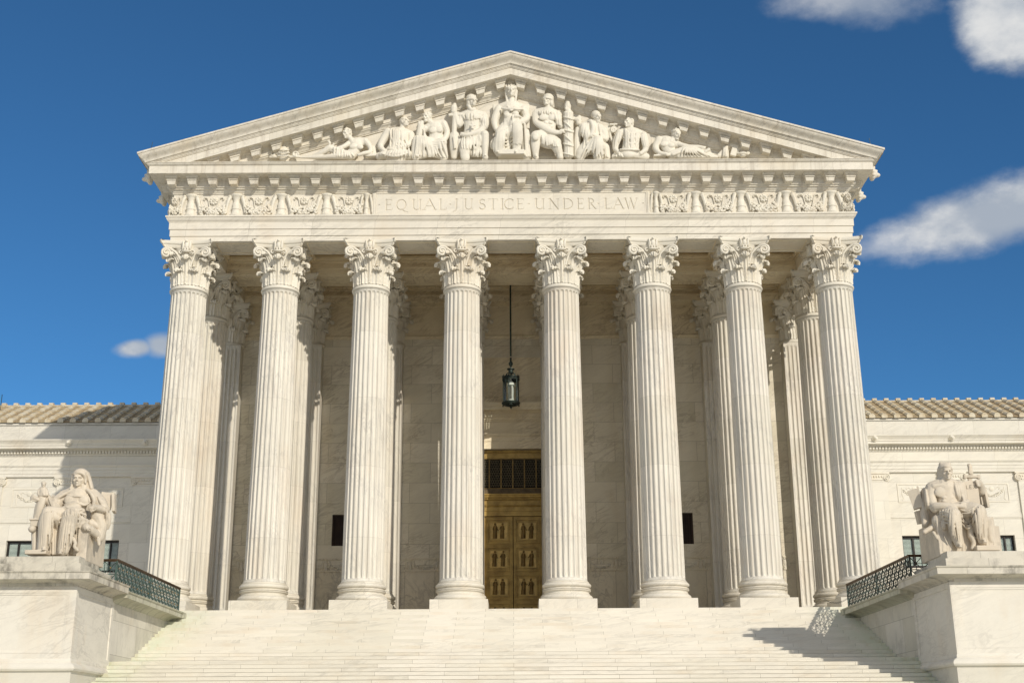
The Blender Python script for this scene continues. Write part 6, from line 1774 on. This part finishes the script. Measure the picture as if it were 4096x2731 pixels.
f2.t((345, 440, 160, 24), (340, 490, 170, 22), (400, 500, 200, 16)); f2.t((450, 440, 160, 24), (460, 490, 170, 22), (410, 495, 205, 16)); f2.folds([(370, 430, 195), (430, 430, 195)], [(360, 510, 205), (440, 510, 205)], 5, 8)
f2.t((395, 540, 140, 62), (350, 680, 130, 66), (325, 820, 120, 62), n=12); f2.folds([(350, 540, 200), (440, 540, 190)], [(270, 815, 180), (370, 815, 175)], 9, 12); f2.b(300, 850, 120, 150, 130, 22); f2.b(300, 905, 110, 130, 110, 90)
loose(f2, 'small_figure', M['statue'], hood, 0.018)

# ---- man, right: zoom frame (3600,1830) scale 3.564
f = Fig(3600, 1830, 3.564, SY, 31)
f.mb.box(14.06, 16.1, -12.9, -11.35, 0.45, 1.45); f.mb.box(14.0, 14.34, -13.0, -11.1, 0.45, 1.62); f.mb.box(15.8, 15.98, -12.7, -11.3, 0.45, 1.5); f.mb.box(14.1, 15.8, -11.6, -11.2, 0.5, 2.9)
f.b(1220, 1300, 190, 320, 230, 70)
f.head(660, 215, 70, 118, yaw=-6, tilt=3, hair='none')
f.e(640, 175, 40, 106, 116, 96); f.e(590, 230, 10, 60, 90, 100); f.t((590, 150, 110, 16), (640, 122, 160, 15), (700, 128, 160, 15), (742, 165, 120, 14)); f.t((575, 260, 20, 36), (560, 310, 20, 34), (565, 340, 20, 22)); f.t((590, 100, 40, 40), (690, 100, 60, 40))
f.t((630, 310, 40, 72), (630, 370, 30, 84)); f.t((650, 290, 60, 60), (690, 370, 60, 56))
f.t((470, 430, 0, 98), (640, 400, 20, 115), (840, 420, 0, 95), n=14)
f.t((650, 440, 20, 165), (670, 540, 30, 145), (680, 680, 30, 150), n=16)
f.e(600, 490, 104, 110, 32, 80, 6); f.e(790, 490, 104, 100, 32, 80, -6); f.t((480, 410, 60, 50), (620, 395, 90, 40), (760, 395, 80, 40))
for yy in (570, 620):
    for sx in (-45, 45): f.e(685 + sx, yy, 112, 46, 26, 30)
# right arm (picture left)
f.t((450, 440, 0, 92), (435, 540, 20, 82), (455, 640, 60, 72), (500, 720, 110, 66), n=14); f.t((500, 700, 120, 66), (620, 690, 180, 58), (760, 690, 210, 44), (850, 690, 215, 34), n=12); f.hand(850, 695, 225, 150, 5, 7, 0.2, thumb=-1)
f.t((960, 620, 140, 30), (900, 650, 190, 30)); f.hand(880, 650, 205, 120, 8, 8, 0.4)
# cloth over the left shoulder
f.t((840, 420, 20, 90), (880, 520, 30, 80), (890, 640, 50, 70), n=12); f.folds([(770, 350, 110), (840, 360, 110), (880, 380, 90)], [(840, 620, 160), (890, 620, 150), (930, 610, 120)], 5, 19, 0, 8)
# legs under the robe
f.t((660, 770, 80, 130), (740, 790, 230, 108), (760, 810, 260, 96), n=14); f.t((770, 810, 260, 96), (780, 950, 245, 96), (810, 1120, 225, 78), (840, 1230, 225, 60), n=14)
f.t((780, 760, 80, 130), (1020, 740, 200, 110), (1130, 760, 250, 98), n=14); f.t((1130, 770, 250, 98), (1135, 900, 240, 100), (1160, 1080, 215, 84), (1170, 1180, 210, 66), n=14)
f.folds([(560, 760, 190), (680, 740, 290), (800, 740, 300)], [(600, 1080, 180), (690, 1190, 230), (760, 1180, 250)], 7, 17, 0, 14)
f.folds([(860, 800, 250), (950, 820, 220), (1050, 720, 260)], [(880, 900, 260), (950, 960, 250), (1020, 940, 260)], 6, 16, 30)
f.folds([(690, 820, 330), (770, 760, 340), (850, 830, 310)], [(760, 1150, 270), (830, 1180, 280), (890, 1170, 260)], 5, 13)
f.folds([(1060, 800, 320), (1130, 700, 330), (1210, 780, 300)], [(1100, 1160, 270), (1160, 1170, 280), (1230, 1160, 240)], 5, 13)
f.folds([(1220, 800, 230), (1240, 870, 180)], [(1240, 1180, 220), (1340, 1200, 160)], 5, 20); f.folds([(870, 900, 220), (900, 960, 200)], [(920, 1280, 230), (990, 1290, 200)], 4, 20); f.t((1230, 900, 120, 70), (1290, 1180, 110, 50), n=12)
f.panel(590, 740, 900, 1330, 150, 5, 20, 10); f.panel(880, 1060, 880, 1330, 110, 5, 20); f.panel(1215, 1340, 860, 1290, 120, 4, 20, 10)
f.t((640, 860, 120, 90), (640, 960, 120, 80), n=12); f.t((960, 820, 120, 80), (960, 900, 90, 70), n=12)
f.folds([(590, 900, 200), (660, 960, 230)], [(600, 1100, 190), (700, 1250, 250)], 5, 16)
# small lion-footed stump between his feet
f.t((1000, 1000, 190, 42), (1010, 1120, 190, 44), n=10); f.t((1030, 1140, 200, 44), (1050, 1220, 200, 34), (1030, 1290, 210, 26), n=10)
f.foot(850, 1235, 260, 115, 8); f.foot(1190, 1165, 250, 115, 14)
# drape over the chair back and its arm
f.t((350, 470, -150, 46), (340, 620, -140, 60), (350, 800, -110, 62), (360, 950, -60, 50), n=12); f.folds([(320, 460, -90), (370, 450, -90)], [(320, 960, 0), (440, 900, 20)], 6, 16)
f.t((345, 1060, 90, 34), (420, 1015, 70, 38), (520, 965, 40, 46), n=12); f.t((1300, 990, 60, 46), (1300, 1000, -60, 46), n=12)
f.t((480, 1070, 150, 26), (530, 1150, 160, 20)); f.t((540, 900, 90, 90), (560, 1000, 60, 70), (580, 1250, 40, 60), n=12)
for q in (0, 40, 80): f.swag([(845 - q * 0.2, 800 + q), (900, 880 + q), (960, 930 + q), (1030, 890 + q), (1060, 800 + q)], 15, 150)
for q in (0, 50, 100, 150): f.swag([(570 + q * 0.3, 800 + q * 0.6), (640, 770 + q), (720, 800 + q)], 14)
f.swag([(700, 900), (770, 980), (850, 930)], 11); f.swag([(1060, 880), (1140, 950), (1220, 900)], 11); f.swag([(860, 740), (960, 760), (1080, 690)], 13); f.swag([(880, 790), (980, 790), (1060, 740)], 13)
man = f.done('statue', 'seated marble man, bare-chested with headband, holding a tablet and sword, on the right pedestal', 0.0155, M['statue'], it=1)
f2 = Fig(3600, 1830, 3.564, SY, 32)         # chair back ends
f2.b(225, 590, -170, 150, 190, 270, 14, -20); f2.b(290, 560, -120, 24, 140, 300, 10, -20); f2.b(270, 850, -190, 70, 90, 180, 8)
loose(f2, 'chair_back', M['statue'], man)
f2 = Fig(3600, 1830, 3.564, SY, 33); f2.b(1195, 580, -120, 40, 140, 270, 4, 18); f2.b(1150, 560, -150, 60, 100, 240, 4, 10)
loose(f2, 'chair_back', M['statue'], man)
# sword: grip, guard, pommel and blade behind the tablet
f2 = Fig(3600, 1830, 3.564, SY, 34)
f2.t((990, 110, 20, 30), (1010, 230, 20, 34), n=12); f2.e(988, 100, 20, 34, 34, 14); f2.b(1018, 270, 20, 232, 46, 40, -2); f2.b(920, 272, 20, 30, 52, 62, -2); f2.b(1120, 272, 20, 36, 52, 62, -2); f2.b(1010, 430, 10, 60, 24, 330)
for k in range(9): f2.t((972, 115 + 13 * k, 34, 6), (990, 118 + 13 * k, 52, 6), (1030, 126 + 13 * k, 40, 6), n=6, sm=2)
loose(f2, 'sword', M['statue'], man, 0.018)
# tablet with its carved word, held between hip and hand
f2 = Fig(3600, 1830, 3.564, SY, 35)
A = [f2.p(x, y, 60) for x, y in ((895, 345), (1000, 322), (1095, 335), (1112, 400), (1150, 700), (960, 760))]
Bk = [Vector((v.x + 0.03, v.y + 0.22, v.z + 0.03)) for v in A]
f2.mb.add(A + Bk, [tuple(range(6)), tuple(reversed(range(6, 12)))] + [(i, i + 6, (i + 1) % 6 + 6, (i + 1) % 6) for i in range(6)])
tb = loose(f2, 'tablet', M['statue'], man)
lt = MB(); u = f2.u
def stroke(x0, y0, x1, y1, w=5):
    a, c = f2.p(x0, y0, 62), f2.p(x1, y1, 62); lt.bar(a, c, 0.016, w * u, (0, 1, 0))
for (x, kind) in ((945, 'L'), (992, 'E'), (1045, 'X')):
    if kind == 'L': stroke(x, 392, x + 4, 440); stroke(x + 4, 440, x + 30, 438)
    if kind == 'E': stroke(x, 390, x + 4, 440); stroke(x, 390, x + 28, 388); stroke(x + 2, 415, x + 24, 413); stroke(x + 4, 440, x + 32, 438)
    if kind == 'X': stroke(x, 388, x + 36, 436); stroke(x + 34, 386, x + 4, 438)
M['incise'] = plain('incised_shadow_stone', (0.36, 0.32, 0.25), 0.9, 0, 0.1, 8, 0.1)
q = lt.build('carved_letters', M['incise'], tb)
q.location = (0, 0, 0)
f2 = Fig(3600, 1830, 3.564, SY, 36)          # his raised hand closing on the tablet's far edge
for k in range(4): f2.t((1130, 330 + 24 * k, 20, 20), (1105 + 6 * k, 322 + 26 * k, 80, 19), (1078 + 10 * k, 325 + 24 * k, 92, 14), n=8, sm=2)
f2.t((1160, 480, -60, 60), (1150, 400, -20, 52), (1130, 350, 10, 42), n=12)
loose(f2, 'hand', M['statue'], man, 0.016)
print('SCENE DONE', len(bpy.data.objects))
